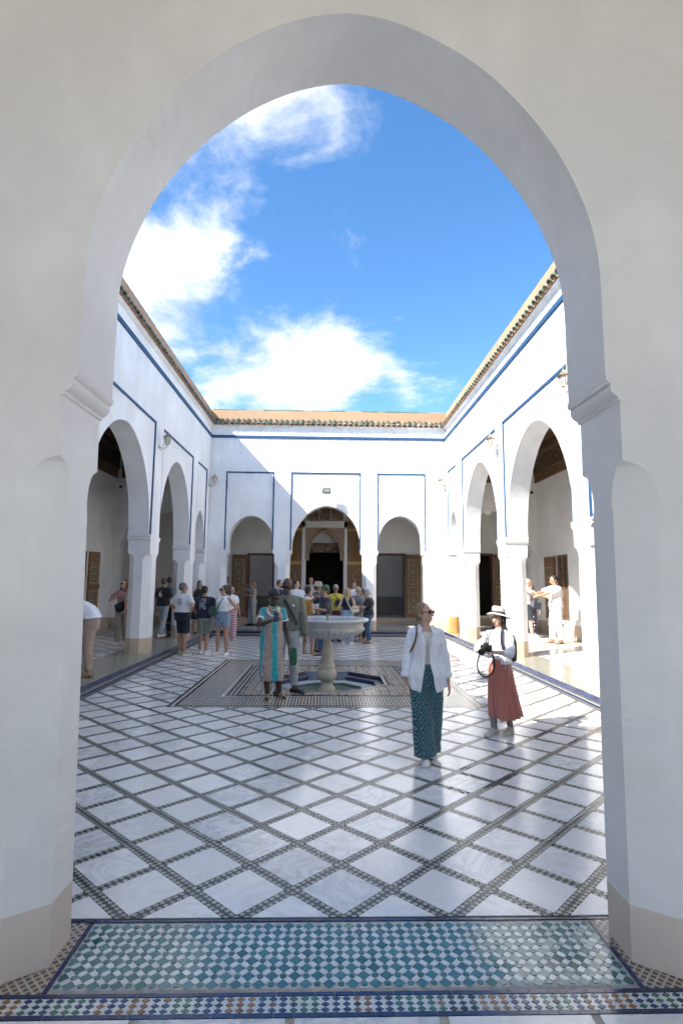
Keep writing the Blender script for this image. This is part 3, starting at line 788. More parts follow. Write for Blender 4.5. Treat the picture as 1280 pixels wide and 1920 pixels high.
def inside(x, y, m=0.0): return TX0+m < x < TX1-m and TY0+m < y < TY1-m
for i in range(-30, 32):
    for j in range(-2, 12):
        x, y = ox+i*D, oy+j*D
        if (i+j) % 2 == 0:
            if inside(x, y, hdm*.95):
                o = link('teal_tile', M_D, thr, (x+rint(-.0015, .0015), y+rint(-.0015, .0015), rint(-.0006, .0006))); o.rotation_euler = (random.gauss(0, .014), random.gauss(0, .014), rint(-.04, .04))
            elif inside(x, y):
                p = clip([(x-hdm, y), (x, y-hdm), (x+hdm, y), (x, y+hdm)], TX0+.003, TX1-.003, TY0+.003, TY1-.003)
                if p and area(p) > 1e-4:
                    mb = MB(); mb.poly([(a, b, -.0004) for a, b in p]); mb.build('teal_tile', Z_TEAL, thr)
            for sx in (-1, 1):
                bx_, by_ = x+sx*D/2, y+D/2
                if inside(bx_, by_, .02): bars.append((bx_, by_, pi/4 if sx < 0 else -pi/4))
        elif inside(x, y, dr*1.05):
            o = link('dot_tile', M_O, thr, (x+rint(-.001, .001), y+rint(-.001, .001), rint(-.0005, .0005))); o.rotation_euler = (rint(-.015, .015), rint(-.015, .015), rint(-.3, .3))
bars.sort(key=lambda b: b[1]+abs(b[0])*.02)
rb = MB()
for k, (x, y, a) in enumerate(bars):
    if k < 298:
        o = link('bar_tile', M_B, thr, (x+rint(-.001, .001), y+rint(-.001, .001), rint(-.0006, .0004))); o.rotation_euler = (rint(-.012, .012), rint(-.012, .012), a+rint(-.025, .025))
    else:
        c, s_ = cos(a), sin(a)
        rb.poly([(x+c*px-s_*py, y+s_*px+c*py, -.0004) for px, py in ((-sd+.006, -bwid), (sd-.006, -bwid), (sd, 0), (sd-.006, bwid), (-sd+.006, bwid), (-sd, 0))])
stuff(rb.build('bar_tiles', Z_WHITE, thr))
# cobalt border strips, each tile on its own
def strip(x0, y0, x1, y1, wd, ln):
    L = sqrt((x1-x0)**2+(y1-y0)**2); n = max(1, round(L/ln)); a = atan2(y1-y0, x1-x0); seg = L/n
    me = shared([(-seg/2+.0012, -wd/2), (seg/2-.0012, -wd/2), (seg/2-.0012, wd/2), (-seg/2+.0012, wd/2)], 'border_tile', Z_BLUE)
    for i in range(n):
        t = (i+.5)/n
        o = link('border_tile', me, thr, (x0+(x1-x0)*t+rint(-.001, .001), y0+(y1-y0)*t+rint(-.001, .001), rint(-.0003, .0006))); o.rotation_euler = (0, 0, a+rint(-.01, .01))
strip(-1.34, 3.218, 1.55, 3.218, .020, .135)
strip(-1.213, 2.70, -1.213, 3.20, .022, .10); strip(1.443, 2.70, 1.443, 3.20, .022, .10)
strip(-1.75, 2.682, 1.95, 2.682, .022, .086); strip(-1.75, 2.562, 1.95, 2.562, .024, .086)
# mosaic strip with three rows of coloured lozenges
MB().poly([(-1.9, 2.575, -.003), (2.0, 2.575, -.003), (2.0, 2.670, -.003), (-1.9, 2.670, -.003)]).build('strip_bed', Z_WHITE, thr)
LZ = {k: shared([(-.0185, 0), (0, -.0135), (.0185, 0), (0, .0135)], 'lozenge_tile', m_) for k, m_ in (('g', Z_GREEN2), ('k', Z_BLACK), ('b', Z_BROWN), ('n', Z_NAVY), ('t', Z_TEAL))}
seq = 'ggkkkbbbnnngggnbnbbbnnggnnnbbbnnngggnnnbbnnggg'
for i in range(76):
    x = -1.62+i*.0455
    if x > 1.85: break
    ch = seq[i % len(seq)]
    for j, y in enumerate((2.591, 2.6225, 2.654)):
        c2 = ch if random.random() < .78 else random.choice('gkbn')
        o = link('lozenge_tile', LZ[c2], thr, (x+(j % 2)*.0+rint(-.0015, .0015), y+rint(-.001, .001), rint(-.001, .0008))); o.rotation_euler = (rint(-.02, .02), rint(-.02, .02), rint(-.08, .08))
# small brown mosaic in the corners by the jambs
BRM = smallmosaic('corner_brown_mosaic', ((.50, .47, .42), (.17, .08, .04), (.10, .06, .04)), .045, 'lattice')
for x0, x1 in ((-1.9, -1.226), (1.456, 2.0)):
    MB().poly([(x0, 2.695, -.002), (x1, 2.695, -.002), (x1, 3.205, -.002), (x0, 3.205, -.002)]).build('corner_mosaic', BRM, thr)
# hall floor behind the strip
hf = structure(MB().box(-4.9, 5.0, -6.5, 2.459, -.3, -.005).build('hall_floor', GROUTD))
for i in range(-7, 8):
    MB().box(i*.64-.30+.19, i*.64+.30+.19, 1.9, 2.545, -.004, -.0005).build('marble_slab', MARBLE, hf)
MB().box(-4.9, 5.0, -6.5, 1.88, -.004, -.001).build('marble_paving', MARBLE, hf)

# ------------------------------------------------------------------ mosaic carpet and pool round the fountain
carpet = empty('mosaic_carpet', (0, 0, 0)); structure(carpet)
def oct_pts(r, z, n=8): return [(FX+r/cos(pi/8)*cos(pi/8+k*2*pi/n), FY+r/cos(pi/8)*sin(pi/8+k*2*pi/n), z) for k in range(n)]
def rect(r, z): return [(r[0], r[2], z), (r[1], r[2], z), (r[1], r[3], z), (r[0], r[3], z)]
def inset(r, d): return (r[0]+d, r[1]-d, r[2]+d, r[3]-d)
def ringrect(r, d, z, nm, mt, parent=carpet):
    a, b = rect(r, z), rect(inset(r, d), z); mb = MB()
    for i in range(4): mb.poly([a[i], a[(i+1) % 4], b[(i+1) % 4], b[i]])
    return mb.build(nm, mt, parent)
r = RUG
for d, mt, nm in ((.05, Z_BLACK, 'black_line'), (.035, Z_CREAM, 'cream_line'), (.05, Z_BLACK, 'black_line'), (.62, RUG_TOOTH, 'tooth_mosaic'), (.03, Z_CREAM, 'cream_line'), (.04, Z_NAVY, 'navy_line'), (.03, Z_CREAM, 'cream_line'), (.04, Z_BLACK, 'black_line')):
    ringrect(r, d-.002, 0, nm, mt); r = inset(r, d)
IR = r
def ray_rect(ax, ay, R):
    t = 1e9
    if ax > 1e-9: t = min(t, (R[1]-FX)/ax)
    if ax < -1e-9: t = min(t, (R[0]-FX)/ax)
    if ay > 1e-9: t = min(t, (R[3]-FY)/ay)
    if ay < -1e-9: t = min(t, (R[2]-FY)/ay)
    return (FX+ax*t, FY+ay*t)
mb = MB(); n = 96
angs = sorted([2*pi*k/n for k in range(n)]+[atan2(y-FY, x-FX) % (2*pi) for x in IR[:2] for y in IR[2:]]+[(pi/8+k*pi/4) for k in range(8)])
def octr(a, r_):
    b = ((a) % (pi/4)); b = min(b, pi/4-b); return r_/cos(((a+pi/8) % (pi/4))-pi/8)
for a, b in zip(angs, angs[1:]+[angs[0]+2*pi]):
    if b-a < 1e-6: continue
    pa, pb = ray_rect(cos(a), sin(a), IR), ray_rect(cos(b), sin(b), IR); r0 = OR_+.10
    mb.poly([(*pa, 0), (*pb, 0), (FX+octr(b, r0)*cos(b), FY+octr(b, r0)*sin(b), 0), (FX+octr(a, r0)*cos(a), FY+octr(a, r0)*sin(a), 0)])
mb.build('star_mosaic', RUG_STAR, carpet)
ringrect((-1.62, 1.68, 8.98, 12.30), .03, .0015, 'cream_line', Z_CREAM)
ringrect((-1.55, 1.61, 9.05, 12.23), .035, .0015, 'black_line', Z_BLACK)
def octring(r0, r1, z0, z1, nm, mt):
    a, b = oct_pts(r0, z0), oct_pts(r1, z1); mb = MB()
    for i in range(8): mb.poly([a[i], a[(i+1) % 8], b[(i+1) % 8], b[i]])
    return mb.build(nm, mt, carpet)
octring(OR_+.098, OR_+.055, .0, .0, 'black_line', Z_BLACK); octring(OR_+.053, OR_+.002, .0, .0, 'cream_line', Z_CREAM)
octring(OR_, OR_, .0, -.012, 'pool_edge', Z_CREAM)
octring(OR_, OR_-.01, -.012, -.085, 'pool_riser', Z_BLUE)
octring(OR_-.01, OR_-.13, -.085, -.085, 'pool_step', STRIP_GREY)
octring(OR_-.13, OR_-.14, -.085, -.155, 'pool_riser', Z_BLUE)
octring(OR_-.14, OR_-.38, -.155, -.155, 'pool_ledge', Z_WHITE)
octring(OR_-.38, OR_-.38, -.155, -.20, 'pool_edge', Z_WHITE)
MB().poly(oct_pts(OR_-.38, -.20)).build('pool_bottom', POOL_PALE, carpet)
wat = structure(MB().poly(oct_pts(OR_-.385, -.162)).build('water', WATER))
# ------------------------------------------------------------------ galleries behind the arcades
def back_wall(name, label, mp, u0, u1, openings, z0, z1, T=.3, mat=GAL, base=.42):
    """wall with rectangular openings (ua, ub, za, zb), tan dado along its foot"""
    root = empty(name); tag(root, label, 'wall'); mb = MB(); bs = MB(); cur = u0
    for ua, ub, za, zb in sorted(openings)+[(u1, u1, 0, 0)]:
        if ua > cur:
            blocks(mp, cur, ua, 0, T, z0+base, z1, mb); blocks(mp, cur, ua, -.012, T, z0, z0+base, bs)
        if ub > ua:
            blocks(mp, ua, ub, 0, T, zb, z1, mb)
            if za > z0+base: blocks(mp, ua, ub, 0, T, z0+base, za, mb); blocks(mp, ua, ub, -.012, T, z0, z0+base, bs)
            elif za > z0: blocks(mp, ua, ub, -.012, T+.1, z0, za, bs)
        cur = ub
    mb.build('plaster_face', mat, root); bs.build('dado', TAN, root)
    return root
mpGL = lambda u, w_, z: (GL-w_, u, z)
mpGR = lambda u, w_, z: (GR+w_, u, z)
mpGF = lambda u, w_, z: (u, GF+w_, z)
wl = back_wall('gallery_wall', 'grey shaded back wall of the left gallery behind the arches', mpGL, 3.2, GF+.3, [(16.05, 16.90, .66, 2.64)], KZ, 6.5)
wr = back_wall('gallery_wall', 'back wall of the right gallery with a shuttered window', mpGR, 3.2, GF+.3, [(16.55, 17.32, .68, 2.68)], KZ, 6.5)
wf = back_wall('gallery_wall', 'back wall of the far gallery with two open doors and a carved gateway', mpGF, GL, GR,
               [(-3.11, -2.05, .36, 2.88), (-.83, .66, KZ, 4.10), (1.93, 3.12, .40, 2.92), (5.35, 6.62, .50, 2.95)], KZ, 6.5, base=.26)
# rooms behind the far wall
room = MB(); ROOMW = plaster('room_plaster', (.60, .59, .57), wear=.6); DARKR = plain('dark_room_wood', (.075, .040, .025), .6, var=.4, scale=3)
def room_box(x0, x1, y1, mat, floor_mat, nm, h=3.6, base=None, light_gap=0.0):
    mb = MB(); z0 = KZ
    mb.poly([(x0, GF+.3, z0), (x0, y1, z0), (x0, y1, h), (x0, GF+.3, h)]); mb.poly([(x1, GF+.3, z0), (x1, y1, z0), (x1, y1, h), (x1, GF+.3, h)])
    mb.poly([(x0, y1, z0), (x1, y1, z0), (x1, y1, h), (x0, y1, h)]); mb.poly([(x0, GF+.3, h), (x1, GF+.3, h), (x1, y1-light_gap, h), (x0, y1-light_gap, h)])  # ceiling gap added out of view to brighten the room
    o = structure(mb.build(nm, mat))
    MB().poly([(x0, GF+.2, z0+.2), (x1, GF+.2, z0+.2), (x1, y1, z0+.2), (x0, y1, z0+.2)]).build('room_floor', floor_mat, o)
    if base: MB().box(x0+.002, x1-.002, y1-.03, y1-.004, z0+.2, z0+1.0).build('room_dado', base, o)
    return o
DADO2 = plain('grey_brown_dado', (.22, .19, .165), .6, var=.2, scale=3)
room_box(-3.8, -1.5, 24.6, ROOMW, MARBLE, 'room_wall', base=DADO2, light_gap=.70, h=4.4); room_box(1.5, 3.9, 24.6, ROOMW, MARBLE, 'room_wall', base=DADO2, light_gap=.70, h=4.4)
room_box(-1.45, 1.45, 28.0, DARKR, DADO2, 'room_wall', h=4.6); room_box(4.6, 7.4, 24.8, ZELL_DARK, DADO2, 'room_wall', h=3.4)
# end walls of the side galleries with lobed arches
def lobed_wall(name, label, x0, x1, y0, y1, cx, hw, zs, pk, ztop, mat, lobes=9):
    root = empty(name); tag(root, label, 'wall'); mb = MB()
    n = 120; inner = []; cz = zs
    for i in range(n+1):
        th = pi*i/n; ph = (lobes*i/n) % 1.0
        lob = 1-.085*abs(2*ph-1)**2.2
        inner.append((cx-hw*cos(th)*lob, cz+(pk-cz)*sin(th)**.85*lob if 0 < i < n else cz))
    inner = [(cx-hw, KZ+.0), (cx-hw, cz-.01)]+inner+[(cx+hw, cz-.01), (cx+hw, KZ)]
    def outp(p):
        dx, dz = p[0]-cx, p[1]-cz
        if dz <= 0: return (x0 if dx < 0 else x1, p[1])
        t = 1e9
        if dx > 1e-6: t = min(t, (x1-cx)/dx)
        if dx < -1e-6: t = min(t, (x0-cx)/dx)
        t = min(t, (ztop-cz)/dz); return (cx+dx*t, cz+dz*t)
    outer = [outp(p) for p in inner]
    for y in (y0, y1):
        for i in range(len(inner)-1):
            a, b, c, d = inner[i], inner[i+1], outer[i+1], outer[i]
            mb.poly([(a[0], y, a[1]), (b[0], y, b[1]), (c[0], y, c[1]), (d[0], y, d[1])])
        # corners of the rectangle
        for xx in (x0, x1):
            k = [i for i in range(len(outer)-1) if abs(outer[i][0]-xx) < 1e-6 and abs(outer[i+1][1]-ztop) < 1e-6 and abs(outer[i+1][0]-xx) > 1e-6] + [i for i in range(len(outer)-1) if abs(outer[i+1][0]-xx) < 1e-6 and abs(outer[i][1]-ztop) < 1e-6 and abs(outer[i][0]-xx) > 1e-6]
            for i in k: mb.poly([(outer[i][0], y, outer[i][1]), (outer[i+1][0], y, outer[i+1][1]), (xx, y, ztop)])
    for i in range(len(inner)-1):
        a, b = inner[i], inner[i+1]; mb.poly([(a[0], y0, a[1]), (b[0], y0, b[1]), (b[0], y1, b[1]), (a[0], y1, a[1])])
    mb.build('plaster_face', mat, root)
    for sg, e, lim in ((-1, cx-hw, x0), (1, cx+hw, x1)):
        MB().box(e-sg*.03, e+sg*.16, y0-.03, y1+.03, zs-.12, zs).build('impost_moulding', mat, root)
        MB().box(e-sg*.012, lim, y0-.012, y1+.012, KZ, KZ+.40).build('dado', TAN, root)
    return root
lobed_wall('lobed_arch_wall', 'plaster wall with a lobed arch closing the left gallery', GL, XL-.05, 18.80, 19.12, -5.75, 1.22, 2.62, 4.22, 6.5, GAL)
lobed_wall('lobed_arch_wall', 'plaster wall with a lobed arch closing the right gallery', XR+.05, GR, 18.80, 19.12, 5.82, 1.22, 2.62, 4.30, 6.5, GAL)
# roofs and wooden ceilings
for nm, a, b, c, d in (('left', GL-.3, XL-.45, 3.2, GF+.3), ('right', XR+.45, GR+.3, 3.2, GF+.3), ('far', XL-.45, XR+.45, YF+.45, GF+.3)):
    structure(MB().box(a, b, c, d, 6.52, 6.75).build('gallery_roof', plain('roof_screed', (.5, .42, .34), .9)))
structure(MB().box(-1.48, 1.48, GF+.3, 28.4, 4.75, 4.95).build('room_roof', GAL)); structure(MB().box(-4.2, -1.49, GF+.3, 23.85, 4.42, 4.6).build('room_roof', GAL)); structure(MB().box(1.49, 4.2, GF+.3, 23.85, 4.42, 4.6).build('room_roof', GAL)); structure(MB().box(4.3, 7.7, GF+.3, 25.4, 3.5, 3.7).build('room_roof', GAL)) 
def ceiling(x0, x1, y0, y1, along, label):
    root = structure(MB().box(x0, x1, y0, y1, 6.44, 6.50).build('wooden_ceiling', WOODD))
    if along == 'y': 
        bm_ = MB(); bm_.box(0, x1-x0, -.045, .045, 0, .10); me = bm_.mesh('beam'); me.materials.append(WOOD); y = y0+.1
        while y < y1: link('beam', me, root, (x0, y, 6.35)); y += .26
    else:
        bm_ = MB(); bm_.box(-.045, .045, 0, y1-y0, 0, .10); me = bm_.mesh('beam'); me.materials.append(WOOD); x = x0+.1
        while x < x1: link('beam', me, root, (x, y0, 6.35)); x += .26
    return root
cl = ceiling(GL, XL-TH, 7.5, 18.8, 'y', ''); cr = ceiling(XR+TH, GR, 7.5, 18.8, 'y', ''); cf = ceiling(GL, GR, 19.12, GF, 'x', '')
def frieze(parent, mp, u0, u1):
    for z0, z1, dp, mt, nm in ((5.24, 5.29, .075, WOOD, 'frieze_moulding'), (5.29, 5.52, .06, CARVED_TAN, 'carved_board'), (5.52, 5.57, .10, WOOD, 'frieze_moulding'), (5.57, 6.10, .10, CARVED_DARK, 'carved_frieze'), (6.10, 6.16, .16, WOOD, 'frieze_moulding'), (6.16, 6.34, .20, CARVED_DARK, 'carved_cornice')):
        blocks(mp, u0, u1, -dp, -.001, z0, z1).build(nm, mt, parent)
frieze(wl, mpGL, 7.5, 18.8); frieze(wr, mpGR, 7.5, 18.8); frieze(wf, mpGF, GL+.25, GR-.25)
frieze(cl, lambda u, w_, z: (u, 18.8+w_, z), GL+.21, XL-TH-.01); frieze(cr, lambda u, w_, z: (u, 18.8+w_, z), XR+TH+.01, GR-.21)

# ------------------------------------------------------------------ doors, shutters, gateway
def leaf(name, label, wd, ht, loc, rz, cat, group=None, panels=((.08, .47), (.53, .92)), handle=True):
    """door leaf hung at its left edge, painted panels on both faces"""
    root = empty(name, loc, rz); tag(root, label, cat, group)
    bevel(MB().box(0, wd, -.022, .022, 0, ht).build('board', WOOD, root), .004, 1)
    for a, b in panels:
        for sg in (-1, 1):
            x0, x1, z0, z1 = wd*.2, wd*.8, ht*a, ht*b; y = sg*.022
            f = MB()
            for q in ((x0-.035, x1+.035, z0-.035, z0), (x0-.035, x1+.035, z1, z1+.035), (x0-.035, x0, z0, z1), (x1, x1+.035, z0, z1)): f.box(q[0], q[1], y, y+sg*.014, q[2], q[3])
            f.build('panel_frame', WOODL, root)
            p = MB().box(x0, x1, y, y+sg*.005, z0, z1).build('painted_panel', DOORPANEL, root)
            r_ = MB()
            for k in range(3): r_.lathe([(.0, 0), (.045, 0), (.05, .003), (.03, .010), (.0, .011)], (0, 0, 0), 8)
            for k in range(3):
                rm = MB(); zz_ = z0+(z1-z0)*(.2+.3*k)
                ring = [(wd/2+.042*cos(2*pi*t/8)*(1 if t % 2 else .6), y+sg*.0075, zz_+.042*sin(2*pi*t/8)*(1 if t % 2 else .6)) for t in range(8)]
                rm.poly(ring); rm.build('rosette', Z_CREAM, p)
    if handle: MB().box(wd*.93, wd*.96, -.06, .06, ht*.44, ht*.50).build('latch', DARKMETAL, root)
    return root
def door_frame(parent, mp, ua, ub, za, zb, wd=.08, sill=True):
    mb = MB()
    for q in ((ua-.0, ua+wd, za, zb-wd), (ub-wd, ub, za, zb-wd), (ua-.02, ub+.02, zb-wd, zb)): blocks(mp, q[0], q[1], -.03, .20, q[2], q[3], mb)
    mb.build('door_frame', WOODD, parent)
door_frame(wf, mpGF, -3.11, -2.05, .36, 2.88); door_frame(wf, mpGF, 1.93, 3.12, .40, 2.92); door_frame(wf, mpGF, 5.35, 6.62, .50, 2.95)
leaf('door', 'brown painted door leaf folded back left of the left far doorway', .58, 2.42, (-3.70, GF-.06, .40), 0, 'door')
leaf('door', 'brown painted door leaf folded back right of the right far doorway', .58, 2.44, (3.13, GF-.06, .42), 0, 'door')
leaf('door', 'dark narrow door leaf at the far end of the right gallery', .45, 2.42, (6.64, GF-.07, .50), -.5, 'door')
leaf('shutter', 'painted wooden shutter leaf standing open in the left gallery', .46, 1.98, (GL+.02, 17.0, .66), pi/2*.80, 'shutter', panels=((.10, .40), (.52, .82)))
leaf('shutter', 'painted wooden shutter leaf folded open behind the man in white', .66, 1.96, (GR-.07, 17.36, .68), pi/2*1.05, 'shutter', panels=((.10, .40), (.52, .82)))
def window(parent, mp, ua, ub, za, zb):
    mb = MB()
    for q in ((ua, ua+.07, za, zb), (ub-.07, ub, za, zb), (ua+.07, ub-.07, zb-.07, zb), (ua+.07, ub-.07, za, za+.07), ((ua+ub)/2-.025, (ua+ub)/2+.025, za+.07, zb-.07)): blocks(mp, q[0], q[1], .0, .12, q[2], q[3], mb)
    fr = mb.build('window_frame', WOOD, parent)
    for k in range(4):
        z0 = za+.07+(zb-za-.14)*k/4; z1 = za+.07+(zb-za-.14)*(k+1)/4
        for a, b in ((ua+.07, (ua+ub)/2-.025), ((ua+ub)/2+.025, ub-.07)):
            blocks(mp, a, b, .07, .075, z0+.012, z1-.012).build('pane', GLASS, fr)
            blocks(mp, a, b, .055, .09, z1-.012, z1+.012).build('glazing_bar', WOOD, fr)
window(wr, mpGR, 16.55, 17.32, .68, 2.68); window(wl, mpGL, 16.05, 16.90, .66, 2.64)
# carved gateway in the middle of the far gallery
gate = empty('gateway', (0, GF, KZ)); gate.location = (0, 0, 0); tag(gate, 'carved stucco gateway with painted wooden wings behind the central far arch', 'gateway')
for sg, x0, x1 in ((-1, -1.75, -.98), (1, .80, 1.66)):
    MB().box(x0, x1, GF-.055, GF-.002, KZ, 4.62).build('wooden_wing', WOOD, gate)
    a, b = x0+.10, x1-.10
    if sg < 0: b = x1-.22
    else: a = x0+.22
    MB().box(a, b, GF-.068, GF-.056, 2.62, 3.72).build('painted_panel', CARVED_GATE, gate)
    for z in (2.46, 3.78, 4.2):
        MB().box(x0, x1, GF-.078, GF-.056, z, z+.12).build('ochre_rail', GOLDW, gate)
    mb = MB(); pr = [(a+.02, .5), (a+.02, 1.95)]+[((a+b)/2-((b-a)/2-.02)*cos(pi*i/10), 1.95+.32*sin(pi*i/10)) for i in range(1, 10)]+[(b-.02, 1.95), (b-.02, .5)]
    for (p, q), (p2, q2) in zip(pr, pr[1:]): mb.tube([(p, GF-.065, q), (p2, GF-.065, q2)], .016, 6)
    mb.build('arched_moulding', WOODL, gate)
    MB().box(a+.06, b-.06, GF-.064, GF-.056, .5, 1.93).build('wicket_panel', CARVED_GATE, gate)
mb = MB()
for x0, x1 in ((-.98, -.86), (.69, .80)): mb.box(x0, x1, GF-.10, GF+.0, KZ, 4.16)
mb.box(-.98, .80, GF-.10, GF, 3.92, 4.18); mb.build('white_surround', GAL, gate)
mpS = lambda u, w_, z: (u, GF-.05+w_, z)
arch_wall(mpS, -.855, .685, .13, [(-.085, .61, 2.86, 3.74)], 2.62, 3.915).build('stucco_spandrel', CARVED_STUCCO, gate)
for r0, r1, d, mt in ((.61, .66, .030, CARVED_STUCCO), (.675, .70, .020, WOOD)):
    mb = MB(); P_ = []
    for s in ARCH_S:
        z = 2.86+.88*arch_s(s); P_.append(((-.085+.61*s), z))
    cx_, cz_ = -.085, 2.86
    ins = [(cx_+(x-cx_)*r0/.61, cz_+(z-cz_)*r0/.61) for x, z in P_]; ous = [(cx_+(x-cx_)*r1/.61, cz_+(z-cz_)*r1/.61) for x, z in P_]
    mb.loft([[(a[0], GF-.052, a[1]), (a[0], GF-.05-d, a[1]), (b[0], GF-.05-d, b[1]), (b[0], GF-.052, b[1])] for a, b in zip(ins, ous)])
    mb.build('arch_moulding', mt, gate)
for x0, x1 in ((-.80, -.36), (-.28, .11), (.19, .63)):
    MB().box(x0, x1, GF-.045, GF-.002, 4.24, 4.78).build('pierced_screen', CARVED_SCREEN, gate)
    m2 = MB()
    for q in ((x0-.03, x0, 4.21, 4.81), (x1, x1+.03, 4.21, 4.81), (x0, x1, 4.21, 4.24), (x0, x1, 4.78, 4.81)): m2.box(q[0], q[1], GF-.06, GF-.002, q[2], q[3])
    m2.build('screen_frame', CARVED_STUCCO, gate)
# dark wooden lining deep inside the gateway
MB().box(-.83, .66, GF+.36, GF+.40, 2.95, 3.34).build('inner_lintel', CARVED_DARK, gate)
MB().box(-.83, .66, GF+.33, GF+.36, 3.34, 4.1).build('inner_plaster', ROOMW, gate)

# ------------------------------------------------------------------ fountain
ft = empty('fountain', (FX, FY, -.21)); tag(ft, 'round gadrooned marble fountain bowl on a stone stem in the octagonal pool', 'fountain')
zb = .21
def gad(r, z, a):
    if .75 < z-zb < .965:
        k = sin(pi*min(1, max(0, (z-zb-.75)/.215)))**.6
        return r*(1+.045*k*(abs(cos(a*19))**.6-.6))
    return r
prof = [(.07, .70), (.16, .69), (.30, .705), (.46, .745), (.58, .80), (.655, .86), (.685, .91), (.675, .945), (.655, .955), (.66, .975), (.672, 1.03), (.70, 1.055), (.745, 1.068), (.765, 1.082), (.767, 1.105), (.755, 1.118), (.70, 1.122), (.675, 1.112), (.655, 1.07), (.60, 1.03), (.40, .99), (.10, .97), (.0, .97)]
prof = [(r_, z if z > 1.04 else 1.04-(1.04-z)*.83) for r_, z in prof]
MB().lathe([(r_, z+zb) for r_, z in prof], n=228, fn=gad, caps=False).build('bowl', FMARBLE, ft, smooth=60.0)
MB().lathe([(.0, 1.075+zb), (.64, 1.075+zb)], n=40, caps=False).build('bowl_water', WATER, ft)
def vase(r, z, a):
    if .02 < z < .33+0: return r
    return r
ped = [(.0, -.002), (.165, 0), (.168, .03), (.150, .05), (.150, .07), (.125, .10), (.100, .13), (.092, .165), (.105, .175), (.118, .19), (.118, .205)]
MB().lathe(ped, n=32, caps=False).build('foot', FSTONE, ft, smooth=45.0)
bul = [(.110, .205), (.150, .225), (.174, .27), (.180, .32), (.170, .37), (.150, .405), (.128, .43)]
MB().lathe(bul, n=96, caps=False, fn=lambda r, z, a: r*(1+.035*(abs(cos(a*9))**.7-.5)*sin(pi*min(1, max(0, (z-.205)/.225)))**.5)).build('fluted_vase', FSTONE, ft, smooth=60.0)
st = [(.128, .43), (.150, .435), (.152, .47), (.135, .49), (.118, .52), (.113, .58), (.102, .70), (.088, .84), (.076, .93), (.085, .945), (.085, .965)]
MB().lathe(st, n=32, caps=False).build('stem', FSTONE, ft, smooth=45.0)
MB().lathe([(.03, 1.18), (.03, 1.21), (.016, 1.22), (.016, 1.36), (.022, 1.365), (.022, 1.40), (.0, 1.405)], n=12, caps=False).build('spout', LANTDARK, ft, smooth=40.0)
MB().lathe([(.22, .0), (.22, .012), (.17, .013)], n=8, caps=False).build('foot_ring', Z_BLACK, ft)

# ------------------------------------------------------------------ wall lanterns, floodlight, sensors, bin
def lantern(label, loc, rz):
    root = empty('wall_lantern', loc, rz); tag(root, label, 'lantern', 'wall lanterns above the arcades')   # stands out along -y
    MB().lathe([(.0, 0), (.055, 0), (.06, .01), (.045, .02), (.0, .022)], n=12).build('wall_plate', LANT, root).rotation_euler = (pi/2, 0, 0)
    MB().tube([(0, -.01, 0), (0, -.06, -.035), (0, -.13, -.05), (0, -.19, -.02), (0, -.20, .03)], .013, 8).build('bracket', LANT, root, smooth=True)
    MB().tube([(0, -.02, -.03), (0, -.05, -.10), (0, -.09, -.085)], .009, 6).build('scroll', LANT, root, smooth=True)
    c = (0, -.20, 0)
    MB().lathe([(.015, .02), (.05, .04), (.055, .055), (.05, .06)], c, 6).build('cup', LANT, root)
    MB().lathe([(.046, .062), (.078, .215)], c, 6).build('glass', BULB, root)
    mb = MB()
    for k in range(6):
        a = 2*pi*k/6; mb.tube([(.05*cos(a), -.20+.05*sin(a), .058), (.083*cos(a), -.20+.083*sin(a), .22)], .007, 5)
    mb.build('cage', LANTDARK, root)
    MB().lathe([(.115, .215), (.118, .225), (.085, .245), (.045, .29), (.022, .30), (.012, .33), (.02, .345), (.0, .37)], c, 6).build('cap', LANTDARK, root)
    return root
lantern('wall lantern on the shaded left wall between the two tall arches', (XL, 12.98, 4.95), pi/2)
lantern('wall lantern low in the far left corner of the court', (XL, 18.55, 5.02), pi/2)
lantern('wall lantern on the sunlit right wall between the two tall arches', (XR, 12.82, 5.0), -pi/2)
lantern('wall lantern on the right wall partly hidden by the near arch', (XR, 8.7, 4.98), -pi/2)
lantern('wall lantern low in the far right corner of the court', (XR, 18.62, 5.06), -pi/2)
fl = empty('floodlight', (-.03, YF, 4.83)); tag(fl, 'small black floodlight above the central far arch', 'floodlight')
def rotx(o, a): o.rotation_euler.x = a; return o
b_ = rotx(MB().box(-.13, .13, -.06, .0, -.105, .105).build('housing', DARKMETAL, fl), -.25); b_.location = (0, -.28, 0)
b2 = rotx(MB().box(-.105, .105, -.068, -.061, -.075, .075).build('lens', plain('flood_glass', (.16, .18, .17), .15), fl), -.25); b2.location = (0, -.28, 0)
MB().tube([(0, 0, -.02), (0, -.12, -.02), (0, -.26, -.02)], .014, 8).build('arm', DARKMETAL, fl)
mb = MB(); mb.box(-.15, -.132, -.30, -.26, -.05, .05); mb.box(.132, .15, -.30, -.26, -.05, .05); mb.box(-.15, .15, -.262, -.245, -.05, -.03); mb.build('yoke', DARKMETAL, fl)
MB().tube([(.05, -.22, 0), (.14, -.06, -.06), (.20, -.012, -.16), (.24, -.006, -.24)], .006, 6).build('cable', DARKMETAL, fl)
for lab, p in (('small black sensor on the end wall of the right gallery', (7.05, 18.8, 4.92)), ('small black sensor high on the left gallery end wall', (-7.0, 18.8, 4.95))):
    r_ = empty('wall_sensor', p); tag(r_, lab, 'sensor')
    MB().box(-.04, .04, -.05, -.001, -.03, .03).build('bracket', LANT, r_); MB().ell((0, -.08, -.02), .05, .05, .05).build('dome', DARKMETAL, r_, smooth=True)
bn = empty('waste_bin', (4.24, 18.52, KZ)); tag(bn, 'round wooden slatted waste bin by the far right pillar', 'waste bin')
